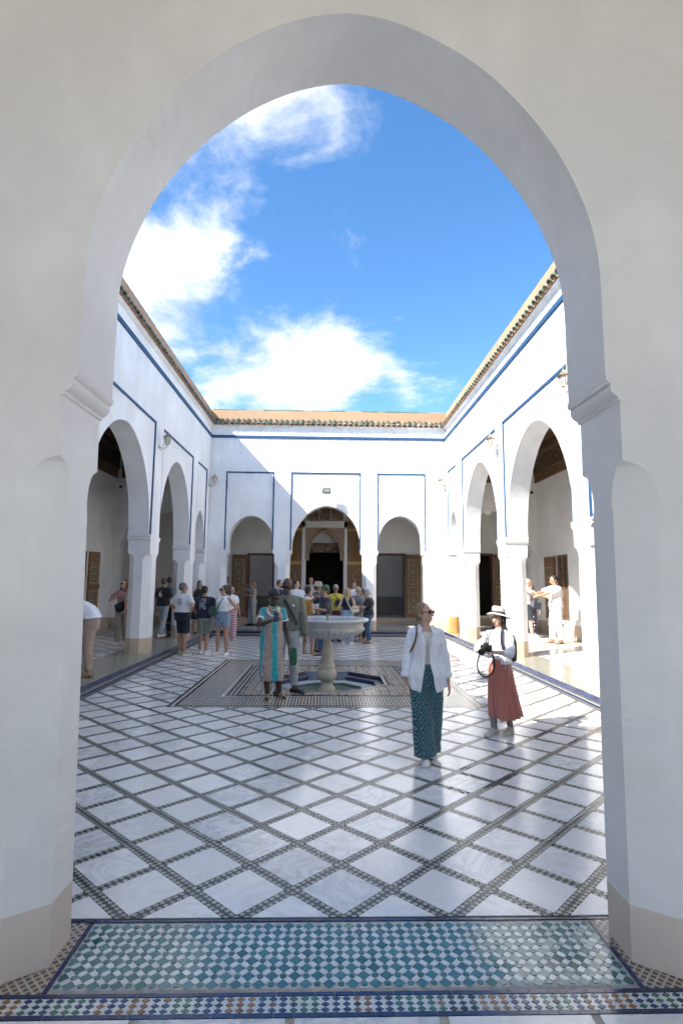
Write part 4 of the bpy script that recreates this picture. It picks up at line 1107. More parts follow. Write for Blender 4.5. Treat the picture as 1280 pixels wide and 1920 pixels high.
MB().lathe([(.0, .02), (.165, .02), (.165, .50), (.15, .50), (.15, .04), (.0, .04)], n=24, caps=False).build('liner', DARKMETAL, bn)
sm = MB(); sm.box(-.019, .019, -.012, 0, 0, .53); sm = sm.mesh('slat'); sm.materials.append(WOODBIN)
for k in range(22):
    a = 2*pi*k/22; o = link('slat', sm, bn, (.180*cos(a), .180*sin(a), .01)); o.rotation_euler = (0, 0, a+pi/2)
for z in (.06, .48): MB().lathe([(.176, z), (.176, z+.03), (.168, z+.03), (.168, z)], n=24, caps=False).build('hoop', WOODBIN, bn)
# ------------------------------------------------------------------ people
def cloth(name, col, rough=.85, var=.10, weave=240, fn=None):
    m, nt, b = newmat(name); co = objco(nt)
    c = (lambda v: v)(col) if fn is None else fn(nt, co)
    n = noisetex(nt, co, 9, 4, .6)
    c = MIX(nt, MATH(nt, 'MULTIPLY', n, var*2), c, (.02, .02, .025), 'MIX')
    setin(nt, b, 'Base Color', c); setin(nt, b, 'Roughness', rough)
    try: b.inputs['Sheen Weight'].default_value = .15
    except Exception: pass
    h = MATH(nt, 'ADD', noisetex(nt, sc(nt, co, (1, 1, .45)), 11, 3, .5, .8), MATH(nt, 'MULTIPLY', noisetex(nt, co, weave, 1, .5), .06))
    bump(nt, b, h, .55, .03)
    return m
_cl = {}
def C_(r, g, b):
    k = (r, g, b)
    if k not in _cl: _cl[k] = cloth('fabric_%d' % len(_cl), k)
    return _cl[k]
def skin(name, col):
    m, nt, b = newmat(name); co = objco(nt)
    n = noisetex(nt, co, 14, 4, .6)
    setin(nt, b, 'Base Color', MIX(nt, n, tuple(x*.85 for x in col), tuple(min(1, x*1.12) for x in col))); setin(nt, b, 'Roughness', .5)
    b.inputs['Subsurface Weight'].default_value = .0
    return m
SK = {'fair': skin('skin_fair', (.56, .34, .25)), 'tan': skin('skin_tan', (.43, .24, .155)), 'mid': skin('skin_mid', (.34, .18, .11)), 'dark': skin('skin_dark', (.062, .030, .020)), 'deep': skin('skin_deep', (.075, .042, .030))}
def hairmat(name, col):
    m, nt, b = newmat(name); co = objco(nt)
    n = noisetex(nt, sc(nt, co, (1, 1, .15)), 90, 3, .6)
    setin(nt, b, 'Base Color', MIX(nt, n, tuple(x*.5 for x in col), tuple(min(1, x*1.5) for x in col))); setin(nt, b, 'Roughness', .5); bump(nt, b, n, .6, .01)
    return m
HR = {'black': hairmat('hair_black', (.016, .013, .012)), 'brown': hairmat('hair_brown', (.075, .042, .025)), 'blonde': hairmat('hair_blonde', (.38, .25, .13)), 'dblonde': hairmat('hair_dark_blonde', (.25, .16, .09)),
      'grey': hairmat('hair_grey', (.30, .30, .31)), 'dgrey': hairmat('hair_dark_grey', (.11, .11, .115)), 'auburn': hairmat('hair_auburn', (.17, .06, .03))}
LENS = plain('dark_lens', (.012, .011, .012), .12, var=.1)
LIP = plain('lip', (.33, .11, .09), .5, var=.1); LIPD = plain('dark_lip', (.10, .035, .03), .5, var=.1); EYEM = plain('eye', (.02, .014, .012), .2, var=.1)
TEX = bpy.data.textures.new('fold_noise', 'CLOUDS'); TEX.noise_scale = .065; TEX.noise_depth = 2
TEXH = bpy.data.textures.new('hair_noise', 'CLOUDS'); TEXH.noise_scale = .035; TEXH.noise_depth = 2
JOBS = []
def organic(mb, name, mat, parent, vox, disp=0.0, tex=None, smooth=3, root=False):
    """one continuous skin grown over the collected forms"""
    o = mb.build(name, mat, parent)
    m = o.modifiers.new('r', 'REMESH'); m.mode = 'VOXEL'; m.voxel_size = vox; m.use_smooth_shade = True
    s_ = o.modifiers.new('s', 'SMOOTH'); s_.factor = .5; s_.iterations = smooth
    if disp:
        d = o.modifiers.new('d', 'DISPLACE'); d.texture = tex or TEX; d.strength = disp; d.mid_level = .5; d.texture_coords = 'LOCAL'
    JOBS.append(o)
    return o
def finish_jobs():
    dg = bpy.context.evaluated_depsgraph_get()
    new = [(o, bpy.data.meshes.new_from_object(o.evaluated_get(dg))) for o in JOBS]
    for o, me in new:
        old = o.data; mats = list(old.materials); o.modifiers.clear(); o.data = me; me.materials.clear()
        for m in mats: me.materials.append(m)
        me.polygons.foreach_set('use_smooth', [True]*len(me.polygons)); me.polygons.foreach_set('material_index', [0]*len(me.polygons))
        bpy.data.meshes.remove(old)
    JOBS.clear()

V = Vector
def ik(a, b, l1, l2, pole):
    d = b-a; L = min(d.length, (l1+l2)*.998); L = max(L, abs(l1-l2)+.02); t = d.normalized(); b = a+t*L
    x = (l1*l1-l2*l2+L*L)/(2*L); h = sqrt(max(0, l1*l1-x*x)); p = pole-t*pole.dot(t)
    p = p.normalized() if p.length > 1e-4 else t.orthogonal().normalized()
    return a+t*x+p*h, b

TORSO_M = [(.84, .150, .105), (.90, .168, .118), (.96, .168, .118), (1.04, .155, .110), (1.12, .152, .108), (1.22, .168, .116), (1.30, .182, .117), (1.35, .170, .102), (1.395, .125, .085), (1.43, .075, .066), (1.445, .065, .060)]
TORSO_F = [(.84, .158, .112), (.90, .178, .124), (.96, .168, .116), (1.04, .138, .098), (1.10, .130, .093), (1.19, .148, .106), (1.27, .158, .128), (1.32, .152, .108), (1.36, .135, .088), (1.40, .095, .070), (1.43, .060, .056), (1.445, .055, .052)]
class Body:
    """skeleton of a standing or bending figure, 1.70 m tall, facing -y; her or his left is +x"""
    def __init__(s, H=1.7, fem=False, lean=0, side=0, twist=0, fat=1.0, head=(0, 0, 0), hands=None, poles=None, feet=None, knee=None, toes=None):
        s.k = H/1.7; s.fem = fem; s.fat = fat; s.lean = radians(lean); s.side = radians(side); s.twist = radians(twist)
        s.tor = TORSO_F if fem else TORSO_M
        s.sw = .150 if fem else .185
        # the spine
        s.sp = []; p = V((0, 0, .80)); z = .80
        while z < 1.47:
            s.sp.append((z, p.copy(), s.frame(z))); p = p+s.frame(z) @ V((0, 0, .02)); z += .02
        hands = hands or {}; poles = poles or {}
        s.sh, s.el, s.ha = {}, {}, {}
        for sd in (-1, 1):
            S0 = s.at(1.352, sd*s.sw, .005); s.sh[sd] = S0
            tg = V(hands.get(sd, (sd*.27, -.04, .78))); po = V(poles.get(sd, (sd*.35, .9, -.1)))
            s.el[sd], s.ha[sd] = ik(S0, tg, .285, .245, po)
        feet = feet or {}; s.hp, s.kn, s.an = {}, {}, {}; s.toe = toes or {}
        for sd in (-1, 1):
            f = feet.get(sd, (sd*.085, 0, 0)); f = tuple(f)+(0,)*(3-len(f))
            s.hp[sd] = V((sd*.088, 0, .90)); tg = V((f[0], f[1], .085+f[2]))
            s.kn[sd], s.an[sd] = ik(s.hp[sd], tg, .415, .405, V(knee.get(sd, (0, -1, 0)) if knee else (0, -1, 0)))
        nb = s.at(1.44, 0, .0); fr = s.frame(1.45)
        yw, pt, rl = [radians(a) for a in head]
        s.HM = Matrix.Translation(nb) @ (fr.to_4x4() @ Matrix.Rotation(yw, 4, 'Z') @ Matrix.Rotation(pt, 4, 'X') @ Matrix.Rotation(rl, 4, 'Y'))
    def frame(s, z):
        t = min(1, max(0, (z-.92)/.30)); t = t*t*(3-2*t)
        return (Matrix.Rotation(s.twist*t, 3, 'Z') @ Matrix.Rotation(s.lean*t, 3, 'X') @ Matrix.Rotation(s.side*t, 3, 'Y'))
    def at(s, z, x=0, y=0):
        i = min(len(s.sp)-1, max(0, int((z-.80)/.02))); z0, p, f = s.sp[i]
        return p+f @ V((x, y, z-z0))
    def dims(s, z):
        zs_ = [t[0] for t in s.tor]; return float(np.interp(z, zs_, [t[1] for t in s.tor])), float(np.interp(z, zs_, [t[2] for t in s.tor]))
    def ring(s, z, add=0, n=28, fx=1, fy=1, off=0, belly=0):
        rx, ry = s.dims(max(z, .84)); r = []
        for j in range(n):
            a = 2*pi*j/n; c, q = cos(a), sin(a)
            e = .82; x = (abs(c)**e)*(1 if c > 0 else -1)*(rx*s.fat*fx+add); y = (abs(q)**e)*(1 if q > 0 else -1)*(ry*s.fat*fy+add)
            if q < 0: y -= belly*(-q)
            if z >= .80: r.append(s.at(z, x, y+off))
            else: r.append(V((x, y+off, z)))
        return r
    def h(s, p): return s.HM @ V(p)
    # --- pieces
    def skin_mb(s, fingers=True, bald=False):
        mb = MB()
        mb.loft([s.ring(z, -.008, 18) for z in (.83, .88, .92, .98, 1.04, 1.12, 1.2, 1.28, 1.34, 1.385, 1.415, 1.44)])
        nk = s.at(1.40); mb.cap(nk, s.h((0, -.012, .075)), .056 if not s.fem else .047, .052 if not s.fem else .044, 14)
        # head: skull, face, jaw, nose, ears
        for c, r in (((0, .012, .165), (.074, .093, .088)), ((0, -.028, .125), (.062, .066, .080)), ((0, -.045, .062), (.040, .042, .036)), ((0, -.06, .130), (.050, .036, .045))):
            R_ = s.HM.to_3x3(); mb.ell(s.h(c), *r, rot=R_)
        mb.cap(s.h((0, -.090, .142)), s.h((0, -.112, .104)), .011, .016, 8)
        mb.ell(s.h((0, -.092, .170)), .045, .012, .010, rot=s.HM.to_3x3())
        mb.ell(s.h((0, -.086, .072)), .024, .012, .013, rot=s.HM.to_3x3())
        for sd in (-1, 1): mb.ell(s.h((sd*.074, .012, .125)), .011, .020, .032, rot=s.HM.to_3x3())
        for sd in (-1, 1):
            S0, E, W = s.sh[sd], s.el[sd], s.ha[sd]; th = .9 if s.fem else 1.0
            mb.cap(s.at(1.37, sd*s.sw*.45), S0, .050*th, .050*th); mb.cap(S0, E, .052*th, .039*th); mb.cap(E, E+(W-E)*.35, .039*th, .038*th); mb.cap(E+(W-E)*.35, W, .038*th, .025*th)
            # hand
            t = (W-E).normalized(); up = V((0, -1, 0)) if abs(t.y) < .8 else V((0, 0, 1))
            side = t.cross(up).normalized(); nrm = side.cross(t).normalized()
            out_ = side if (side.x*sd) >= 0 else -side
            pc = W+t*.05
            R_ = Matrix((nrm, side, t)).transposed()
            mb.ell(pc, .038, .017, .052, rot=R_)
            cur = -out_ if True else out_
            for k, (of, ln) in enumerate(((-.030, .062), (-.010, .072), (.010, .068), (.029, .053))):
                b0 = pc+t*.036+nrm*of; b1 = b0+t*ln*.5+cur*.006; b2 = b1+t*ln*.42+cur*.020
                mb.cap(b0, b1, .0092, .0086, 7); mb.cap(b1, b2, .0086, .0072, 7)
            tb = W+t*.022+nrm*.028; mb.cap(tb, tb+t*.035+nrm*.026+cur*.012, .0125, .010, 7); mb.cap(tb+t*.035+nrm*.026+cur*.012, tb+t*.065+nrm*.028+cur*.022, .010, .008, 7)
        for sd in (-1, 1):
            A, K, F = s.hp[sd], s.kn[sd], s.an[sd]; th = 1.05 if s.fem else 1.0
            mb.cap(A, K, .084*th, .052); mb.cap(K, K+(F-K)*.32+V((0, .018, 0)), .051, .056); mb.cap(K+(F-K)*.32+V((0, .018, 0)), F, .056, .036)
            ft_ = s.footdir(sd); mb.cap(F-V((0, 0, .05))+ft_*-.02, F-V((0, 0, .058))+ft_*.10, .030, .028); mb.cap(F-V((0, 0, .02))+ft_*.01, F-V((0, 0, .055))+ft_*.11, .034, .026)
            mb.cap(F-V((0, 0, .062))+ft_*.10, F-V((0, 0, .066))+ft_*.165, .028, .018)
        return mb
    def footdir(s, sd):
        a = radians(s.toe.get(sd, sd*12)); return V((sin(a), -cos(a), 0))
    def scaled(s, mb): 
        k = s.k; mb.v = [(x*k, y*k, z*k) for x, y, z in mb.v]; return mb

def sleeves(b, mb, sleeve, slack=.014):
    """sleeve: 0 none, up to 1 = elbow, up to 2 = wrist"""
    for sd in (-1, 1):
        S0, E, W = b.sh[sd], b.el[sd], b.ha[sd]; th = .9 if b.fem else 1.0
        mb.cap(b.at(1.365, sd*b.sw*.40), S0, .054*th+slack*.4, .052*th+slack*.4)
        e1 = S0+(E-S0)*min(1, sleeve)
        r = (.053*th+slack, .047*th+slack)
        def cone(p0, p1, r0, r1, n=14):
            t = (p1-p0).normalized(); a = t.orthogonal().normalized(); c = t.cross(a)
            mb.loft([[p+a*q*cos(2*pi*j/n)+c*q*sin(2*pi*j/n) for j in range(n)] for p, q in ((p0, r0), (p0+(p1-p0)*.5, (r0+r1)/2), (p1, r1))])
        cone(S0-(E-S0).normalized()*.02, e1, r[0], r[1]+.004)
        if sleeve > 1: 
            mb.ell(E, r[1]*.98, r[1]*.98, r[1]*.98); cone(E, E+(W-E)*(sleeve-1), r[1], .036*th+slack*.9)
def top(b, parent, mat, hem=.88, sleeve=.6, slack=.016, neck=1.425, vox=.012, name='shirt', belly=0, loose=0, folds=.014):
    mb = MB(); zs_ = [hem+(neck-hem)*i/10 for i in range(11)]
    mb.loft([b.ring(z, slack+loose*(1-i/10), 28, belly=belly*max(0, 1-abs(z-1.05)/.25)) for i, z in enumerate(zs_)])
    if sleeve: sleeves(b, mb, sleeve, slack)
    else:
        for sd in (-1, 1): mb.cap(b.at(1.36, sd*b.sw*.35), b.at(1.39, sd*b.sw*.62), .06, .042)
    return organic(b.scaled(mb), name, mat, parent, vox, folds*1.5)
def pants(b, parent, mat, length=1.95, slack=.014, flare=0, vox=.012, name='trousers', waist=1.03, folds=.014):
    """length: 1 = knee, 2 = ankle"""
    mb = MB(); mb.loft([b.ring(z, slack*.8) for z in (.80, .84, .88, .93, .98, waist)])
    for sd in (-1, 1):
        A, K, F = b.hp[sd], b.kn[sd], b.an[sd]
        def tube(p0, p1, r0, r1, n=16):
            t = (p1-p0).normalized(); a = V((1, 0, 0)); a = (a-t*a.dot(t)).normalized(); c = t.cross(a)
            mb.loft([[p+a*q*cos(2*pi*j/n)+c*q*sin(2*pi*j/n) for j in range(n)] for p, q in ((p0, r0), (p0+(p1-p0)*.5, (r0+r1)*.5), (p1, r1))])
        f1 = min(1, length); e = A+(K-A)*f1
        tube(A+V((0, 0, .04)), e, .088+slack, (.088+slack)*(1-f1)+(.058+slack+flare*.5)*f1)
        if length > 1:
            f2 = length-1; mb.ell(K, .056+slack+flare*.5, .056+slack+flare*.5, .06)
            tube(K, K+(F-K)*f2, .058+slack+flare*.5, .046+slack+flare)
    return organic(b.scaled(mb), name, mat, parent, vox, folds*1.5)
def skirt(b, parent, mat, z0, z1, r0=(.15, .12), r1=(.26, .22), pleats=13, amp=.02, sway=(0, 0), name='skirt', n=156):
    mb = MB(); rings = []; N_ = 26
    for i in range(N_+1):
        t = i/N_; z = z0+(z1-z0)*t; e = t**.8
        rx = r0[0]+(r1[0]-r0[0])*e; ry = r0[1]+(r1[1]-r0[1])*e; ring = []
        for j in range(n):
            a = 2*pi*j/n
            w_ = amp*t**.7*(sin(a*pleats+2.0*sin(a*2)+t*1.2)+.5*sin(a*pleats*1.9+1+t*2))
            zz_ = z+(.012*sin(a*3+1)+.008*sin(a*7))*t
            ring.append(V(((rx+w_)*cos(a)+sway[0]*t*t, (ry+w_)*sin(a)+sway[1]*t*t, zz_)))
        rings.append(ring)
    mb.loft(rings, caps=False); b.scaled(mb)
    o = mb.build(name, mat, parent, smooth=True); return o
def shoes(b, parent, mat, sole=None, high=0.0, name='shoe', only=(-1, 1)):
    for sd in only:
        F = b.an[sd]; d = b.footdir(sd); l = V((-d.y, d.x, 0)); base = F-V((0, 0, .085)); mb = MB(); rings = []
        for t, wd, ht in ((-.072, .020, .05), (-.060, .034, .085+high), (-.02, .038, .095+high), (.03, .037, .088+high*.6), (.08, .043, .066), (.13, .046, .050), (.17, .038, .040), (.192, .016, .026)):
            ring = []
            for j in range(14):
                a = 2*pi*j/14; q = sin(a); ring.append(base+d*t+l*wd*cos(a)*(1.0 if q < .3 else .86)+V((0, 0, max(.004, ht*.5+ht*.5*q))))
            rings.append(ring)
        mb.loft(rings); o = b.scaled(mb).build(name, mat, parent, smooth=True)
        if sole is not None:
            mb = MB(); out_ = [(-.078, .0), (-.065, .036), (0, .040), (.06, .042), (.12, .050), (.17, .042), (.198, .0), (.17, -.042), (.12, -.050), (.06, -.042), (0, -.040), (-.065, -.036)]
            mb.loft([[base+d*x+l*y+V((0, 0, z)) for x, y in out_] for z in (.0, .022)]); b.scaled(mb).build('sole', sole, o)
def sandals(b, parent, mat):
    for sd in (-1, 1):
        F = b.an[sd]; d = b.footdir(sd); l = V((-d.y, d.x, 0)); base = F-V((0, 0, .085)); mb = MB()
        out_ = [(-.075, .0), (-.06, .034), (0, .036), (.06, .038), (.12, .046), (.17, .038), (.195, .0), (.17, -.038), (.12, -.046), (.06, -.038), (0, -.036), (-.06, -.034)]
        mb.loft([[base+d*x+l*y+V((0, 0, z)) for x, y in out_] for z in (.0, .016)])
        for x, w_, h_ in ((.10, .045, .058), (.045, .040, .080)):
            mb.tube([base+d*x+l*w_*cos(pi*k/8)+V((0, 0, .012+h_*sin(pi*k/8))) for k in range(9)], .010, 6)
        b.scaled(mb).build('sandal', mat, parent, smooth=True)
def hair(b, parent, mat, style='short', vox=.011):
    mb = MB(); R_ = b.HM.to_3x3(); E_ = lambda c, r: mb.ell(b.h(c), *r, rot=R_)
    if style == 'fringe': E_((0, .028, .180), (.081, .090, .084))
    E_((0, .024, .182), (.080, .092, .080)); E_((0, .048, .140), (.076, .070, .085))
    for sd in (-1, 1): E_((sd*.060, .018, .150), (.022, .052, .045))
    if style in ('long', 'pony', 'bob'):
        zl = {'long': -.10, 'pony': .02, 'bob': .02}[style]
        mb.cap(b.h((0, .065, .14)), b.h((0, .085, zl)), .070, .052 if style != 'pony' else .03)
        if style != 'pony':
            for sd in (-1, 1): mb.cap(b.h((sd*.062, .03, .14)), b.h((sd*.078, .02, zl+.03)), .030, .028)
    if style == 'front':
        for sd in (-1, 1): mb.cap(b.h((sd*.066, .02, .14)), b.h((sd*.085, -.05, -.06)), .030, .028)
        mb.cap(b.h((0, .065, .14)), b.h((0, .085, -.05)), .070, .05)
    if style == 'bun': mb.ell(b.h((0, .105, .075)), .040, .038, .036, rot=R_)
    if style == 'curly':
        E_((0, .02, .20), (.090, .098, .075))
    return organic(b.scaled(mb), 'hair', mat, parent, vox, .010, TEXH, 2)
def glasses(b, parent, mat=LENS, clear=False):
    mb = MB()
    for sd in (-1, 1):
        c = b.h((sd*.033, -.098, .142)); R_ = b.HM.to_3x3()
        if clear:
            mb.tube([b.h((sd*.033+.024*cos(2*pi*k/12), -.100, .140+.019*sin(2*pi*k/12))) for k in range(13)], .0025, 5)
        else: mb.ell(c, .029, .010, .021, rot=R_)
        mb.tube([b.h((sd*.058, -.092, .148)), b.h((sd*.078, -.04, .146)), b.h((sd*.080, .02, .138))], .004, 5)
    mb.tube([b.h((-.012, -.106, .148)), b.h((.012, -.106, .148))], .004, 5)
    return b.scaled(mb).build('sunglasses' if not clear else 'glasses', mat, parent, smooth=True)
def face(b, parent, lip=LIP, eyes=True):
    R_ = b.HM.to_3x3(); mb = MB(); mb.ell(b.h((0, -.0955, .075)), .022, .006, .0075, rot=R_); b.scaled(mb).build('mouth', lip, parent, smooth=True)
    if eyes:
        for sd in (-1, 1):
            mb = MB(); mb.ell(b.h((sd*.031, -.089, .140)), .012, .007, .006, rot=R_); b.scaled(mb).build('eye', EYEM, parent, smooth=True)
            mb = MB(); mb.tube([b.h((sd*.014, -.100, .160)), b.h((sd*.032, -.100, .166)), b.h((sd*.050, -.088, .160))], .0045, 5); b.scaled(mb).build('eyebrow', EYEM, parent, smooth=True)
def hat(b, parent, mat, prof, band=None, tilt=(0, 0), name='hat'):
    mb = MB(); rings = []
    for r, z in prof: rings.append([b.h((r*cos(2*pi*j/28)*.92, r*sin(2*pi*j/28)*1.06+.01, z+tilt[0]*(r*sin(2*pi*j/28)-.02)+tilt[1]*abs(cos(2*pi*j/28))*max(0, r-.1))) for j in range(28)])
    mb.loft(rings, caps=False); o = b.scaled(mb).build(name, mat, parent, smooth=50.0)
    if band:
        m2, z0, z1, r = band; mb = MB()
        mb.loft([[b.h((rr*cos(2*pi*j/28)*.92, rr*sin(2*pi*j/28)*1.06+.01, z+tilt[0]*(rr*sin(2*pi*j/28)-.02))) for j in range(28)] for z, rr in ((z0, r), (z1, r-.004))], caps=False)
        b.scaled(mb).build('hat_band', m2, o, smooth=True)
    return o
def strap(b, parent, mat, pts, wd=.02, name='strap', th=.004):
    """flat strap along points given in the 1.70 m frame"""
    pts = [V(p) for p in pts]; mb = MB(); rings = []; q = []
    for i in range(len(pts)-1):
        p0, p1, p2, p3 = pts[max(0, i-1)], pts[i], pts[i+1], pts[min(len(pts)-1, i+2)]
        for k in range(4):
            u = k/4; q.append(.5*((2*p1)+(p2-p0)*u+(2*p0-5*p1+4*p2-p3)*u*u+(3*p1-p0-3*p2+p3)*u*u*u))
    pts = q+[pts[-1]]
    for i, p in enumerate(pts):
        t = (pts[min(i+1, len(pts)-1)]-pts[max(i-1, 0)]).normalized(); c = V((p.x, p.y, 0)); nrm = c.normalized() if c.length > .02 else V((0, -1, 0))
        s_ = t.cross(nrm).normalized(); nrm = s_.cross(t).normalized()
        rings.append([p+s_*wd/2+nrm*th, p-s_*wd/2+nrm*th, p-s_*wd/2-nrm*th, p+s_*wd/2-nrm*th])
    mb.loft(rings); return b.scaled(mb).build(name, mat, parent)
def person(label, b, pos, rot, skn, vox=.012, group=None):
    o = organic(b.scaled(b.skin_mb()), 'person', SK[skn], None, vox, 0, None, 2)
    o.location = pos; o.rotation_euler.z = radians(rot); tag(o, label, 'person', group)
    return o
def cross_strap(b, sd, hip_z=.98, add=.03, n=14):
    """points of a cross-body strap: over shoulder -sd, down to hip sd, across the front"""
    pts = []
    for i in range(n+1):
        t = i/n; z = 1.43+(hip_z-1.43)*t; x = -sd*.085+(sd*.085+sd*.15*1.0)*t
        rx, ry = b.dims(z); rx = rx*b.fat+add; ry = ry*b.fat+add; xx = max(-rx*.97, min(rx*.97, x))
        y = -ry*sqrt(max(0.02, 1-(abs(xx)/rx)**2.2))
        if t < .08: y *= .3
        pts.append(b.at(z, xx, y))
    return pts
def bag(label, mat, size, pos, rot, cat='bag', strapmat=None, name='shoulder_bag', shape=.45, tiltv=0):
    """soft bag: pos = world position of its centre"""
    root = empty(name, (pos[0], pos[1], pos[2]-size[2]/2)); root.rotation_euler = (0, radians(tiltv), radians(rot)); tag(root, label, cat)
    mb = MB(); rings = []
    for t, f in ((0, .55), (.04, .80), (.2, 1), (.6, .97), (.9, .82), (1.0, .62)):
        ring = []
        for j in range(20):
            a = 2*pi*j/20; c, q = cos(a), sin(a); e = shape
            ring.append(V((abs(c)**e*(1 if c > 0 else -1)*size[0]/2*f, abs(q)**e*(1 if q > 0 else -1)*size[1]/2*(f if 0 < t < 1 else .5), size[2]*t)))
        rings.append(ring)
    mb.loft(rings); mb.build('bag_body', mat, root, smooth=55.0)
    MB().tube([(-size[0]*.36, -size[1]*.5, size[2]*.70), (0, -size[1]*.54, size[2]*.67), (size[0]*.36, -size[1]*.5, size[2]*.70)], .006, 6).build('zip', strapmat or DARKMETAL, root)
    return root
def backpack(label, mat, b, pos, rot, mat2):
    """worn backpack, a thing of its own, set against the wearer's back"""
    root = empty('backpack', pos, radians(rot)); tag(root, label, 'backpack'); mb = MB(); rings = []
    for t, f, d in ((0, .80, .55), (.05, .95, .85), (.35, 1, 1), (.7, .96, .92), (.93, .78, .68), (1, .5, .35)):
        z = .97+.40*t; ring = []
        for j in range(20):
            a = 2*pi*j/20; c, q = cos(a), sin(a); ring.append(b.at(z, abs(c)**.5*(1 if c > 0 else -1)*.145*f, .185+abs(q)**.5*(1 if q > 0 else -1)*.085*d))
        rings.append(ring)
    mb.loft(rings); b.scaled(mb).build('pack_body', mat, root, smooth=55.0)
    mb = MB(); rings = []
    for t, f in ((0, .8), (.1, 1), (.8, .97), (1, .8)):
        rings.append([b.at(1.02+.18*t, abs(cos(2*pi*j/16))**.5*(1 if cos(2*pi*j/16) > 0 else -1)*.11*f, .27+.035*f*abs(sin(2*pi*j/16))**.5*(1 if sin(2*pi*j/16) > 0 else -1)) for j in range(16)])
    mb.loft(rings); b.scaled(mb).build('pocket', mat2, root, smooth=55.0)
    for sd in (-1, 1):
        pts = [b.at(1.40, sd*.085, .10), b.at(1.445, sd*.095, .03), b.at(1.44, sd*.10, -.06), b.at(1.36, sd*.115, -.125), b.at(1.25, sd*.125, -.14), b.at(1.12, sd*.145, -.10), b.at(1.06, sd*.155, .02), b.at(1.05, sd*.13, .11)]
        strap(b, root, mat2, pts, .045, 'shoulder_strap')
    return root
def hand_world(b, o, sd, off=(0, 0, 0)):
    p = (b.ha[sd]+(b.ha[sd]-b.el[sd]).normalized()*.07+V(off))*b.k
    return Matrix.Rotation(o.rotation_euler.z, 3, 'Z') @ p+V(o.location)
def phone(label, b, o, sd, tilt=-30, rz=0, off=(0, -.02, .03)):
    p = hand_world(b, o, sd, off); r = empty('phone', p); r.rotation_euler = (radians(tilt), 0, o.rotation_euler.z+radians(rz)); tag(r, label, 'phone')
    bevel(MB().box(-.037, .037, -.005, .005, -.075, .075).build('case', plain('phone_case', (.012, .012, .02), .35), r), .006, 2)
    MB().box(-.033, .033, .0052, .0062, -.070, .070).build('screen', plain('phone_screen', (.02, .025, .035), .08), r)
    MB().box(-.03, -.008, -.0075, -.0052, .035, .068).build('lens_block', DARKMETAL, r)
    return r
# ------------------------------------------------------------------ special fabrics
def sepo(nt, co): n = N(nt, 'ShaderNodeSeparateXYZ', {'Vector': co}); return n.outputs
def fr_(nt, v, p, o=0.0): return MATH(nt, 'FRACT', MATH(nt, 'ADD', MATH(nt, 'DIVIDE', v, p), o))
def f_ikat(nt, co):
    x, y, z = sepo(nt, co)
    a = N(nt, 'ShaderNodeMath', {0: y, 1: x}, operation='ARCTAN2').outputs[0]
    u = MATH(nt, 'MULTIPLY', MATH(nt, 'ADD', x, MATH(nt, 'MULTIPLY', y, .6)), 1.0)
    fu = MATH(nt, 'ABSOLUTE', MATH(nt, 'SUBTRACT', fr_(nt, u, .046), .5)); fz = MATH(nt, 'ABSOLUTE', MATH(nt, 'SUBTRACT', MATH(nt, 'FRACT', MATH(nt, 'ADD', MATH(nt, 'DIVIDE', z, .095), MATH(nt, 'MULTIPLY', MATH(nt, 'FLOOR', MATH(nt, 'DIVIDE', u, .046)), .5))), .5))
    d = MATH(nt, 'ADD', fu, fz)
    c = RAMP(nt, d, [(.0, (.02, .05, .08)), (.18, (.16, .30, .32)), (.28, (.012, .06, .10)), (.50, (.014, .13, .17)), (.62, (.30, .42, .40)), (.70, (.012, .06, .09)), (.9, (.02, .14, .17))], 'CONSTANT')
    return c
def f_kaftan(nt, co):
    x, y, z = sepo(nt, co)
    f = fr_(nt, MATH(nt, 'ADD', MATH(nt, 'SUBTRACT', x, MATH(nt, 'MULTIPLY', MATH(nt, 'SUBTRACT', 1.3, z), MATH(nt, 'MULTIPLY', x, .35))), MATH(nt, 'MULTIPLY', y, .25)), .168, .23)
    c = RAMP(nt, f, [(.0, (.006, .33, .37)), (.44, (.55, .55, .52)), (.47, (.03, .03, .03)), (.49, (.36, .27, .24)), (.955, (.03, .03, .03)), (.975, (.55, .55, .52))], 'CONSTANT')
    pin = MATH(nt, 'GREATER_THAN', fr_(nt, x, .014), .8)
    return MIX(nt, MATH(nt, 'MULTIPLY', pin, .25), c, (.55, .50, .48))
def f_stripes(nt, co):
    x, y, z = sepo(nt, co); return RAMP(nt, fr_(nt, z, .052), [(.0, (.50, .025, .055)), (.52, (.75, .72, .70))], 'CONSTANT')
def f_dots(nt, co):
    v = N(nt, 'ShaderNodeTexVoronoi', {'Vector': co, 'Scale': 9.0, 'Randomness': .45}, feature='F1').outputs['Distance']
    return RAMP(nt, v, [(.0, (.70, .70, .70)), (.20, (.008, .010, .025))], 'CONSTANT')
def f_print(base, ink, x0, z0, hw, hh, scale=22, thr=.50):
    def fn(nt, co):
        x, y, z = sepo(nt, co)
        m = MATH(nt, 'MULTIPLY', MATH(nt, 'LESS_THAN', MATH(nt, 'ABSOLUTE', MATH(nt, 'SUBTRACT', x, x0)), hw), MATH(nt, 'MULTIPLY', MATH(nt, 'LESS_THAN', MATH(nt, 'ABSOLUTE', MATH(nt, 'SUBTRACT', z, z0)), hh), MATH(nt, 'GREATER_THAN', y, 0.0)))
        v = N(nt, 'ShaderNodeTexVoronoi', {'Vector': co, 'Scale': scale, 'Randomness': .9}, feature='DISTANCE_TO_EDGE').outputs['Distance']
        k = MATH(nt, 'LESS_THAN', MATH(nt, 'SINE', MATH(nt, 'MULTIPLY', v, 26.0)), thr-.6)
        return MIX(nt, MATH(nt, 'MULTIPLY', m, k), base, ink)
    return fn
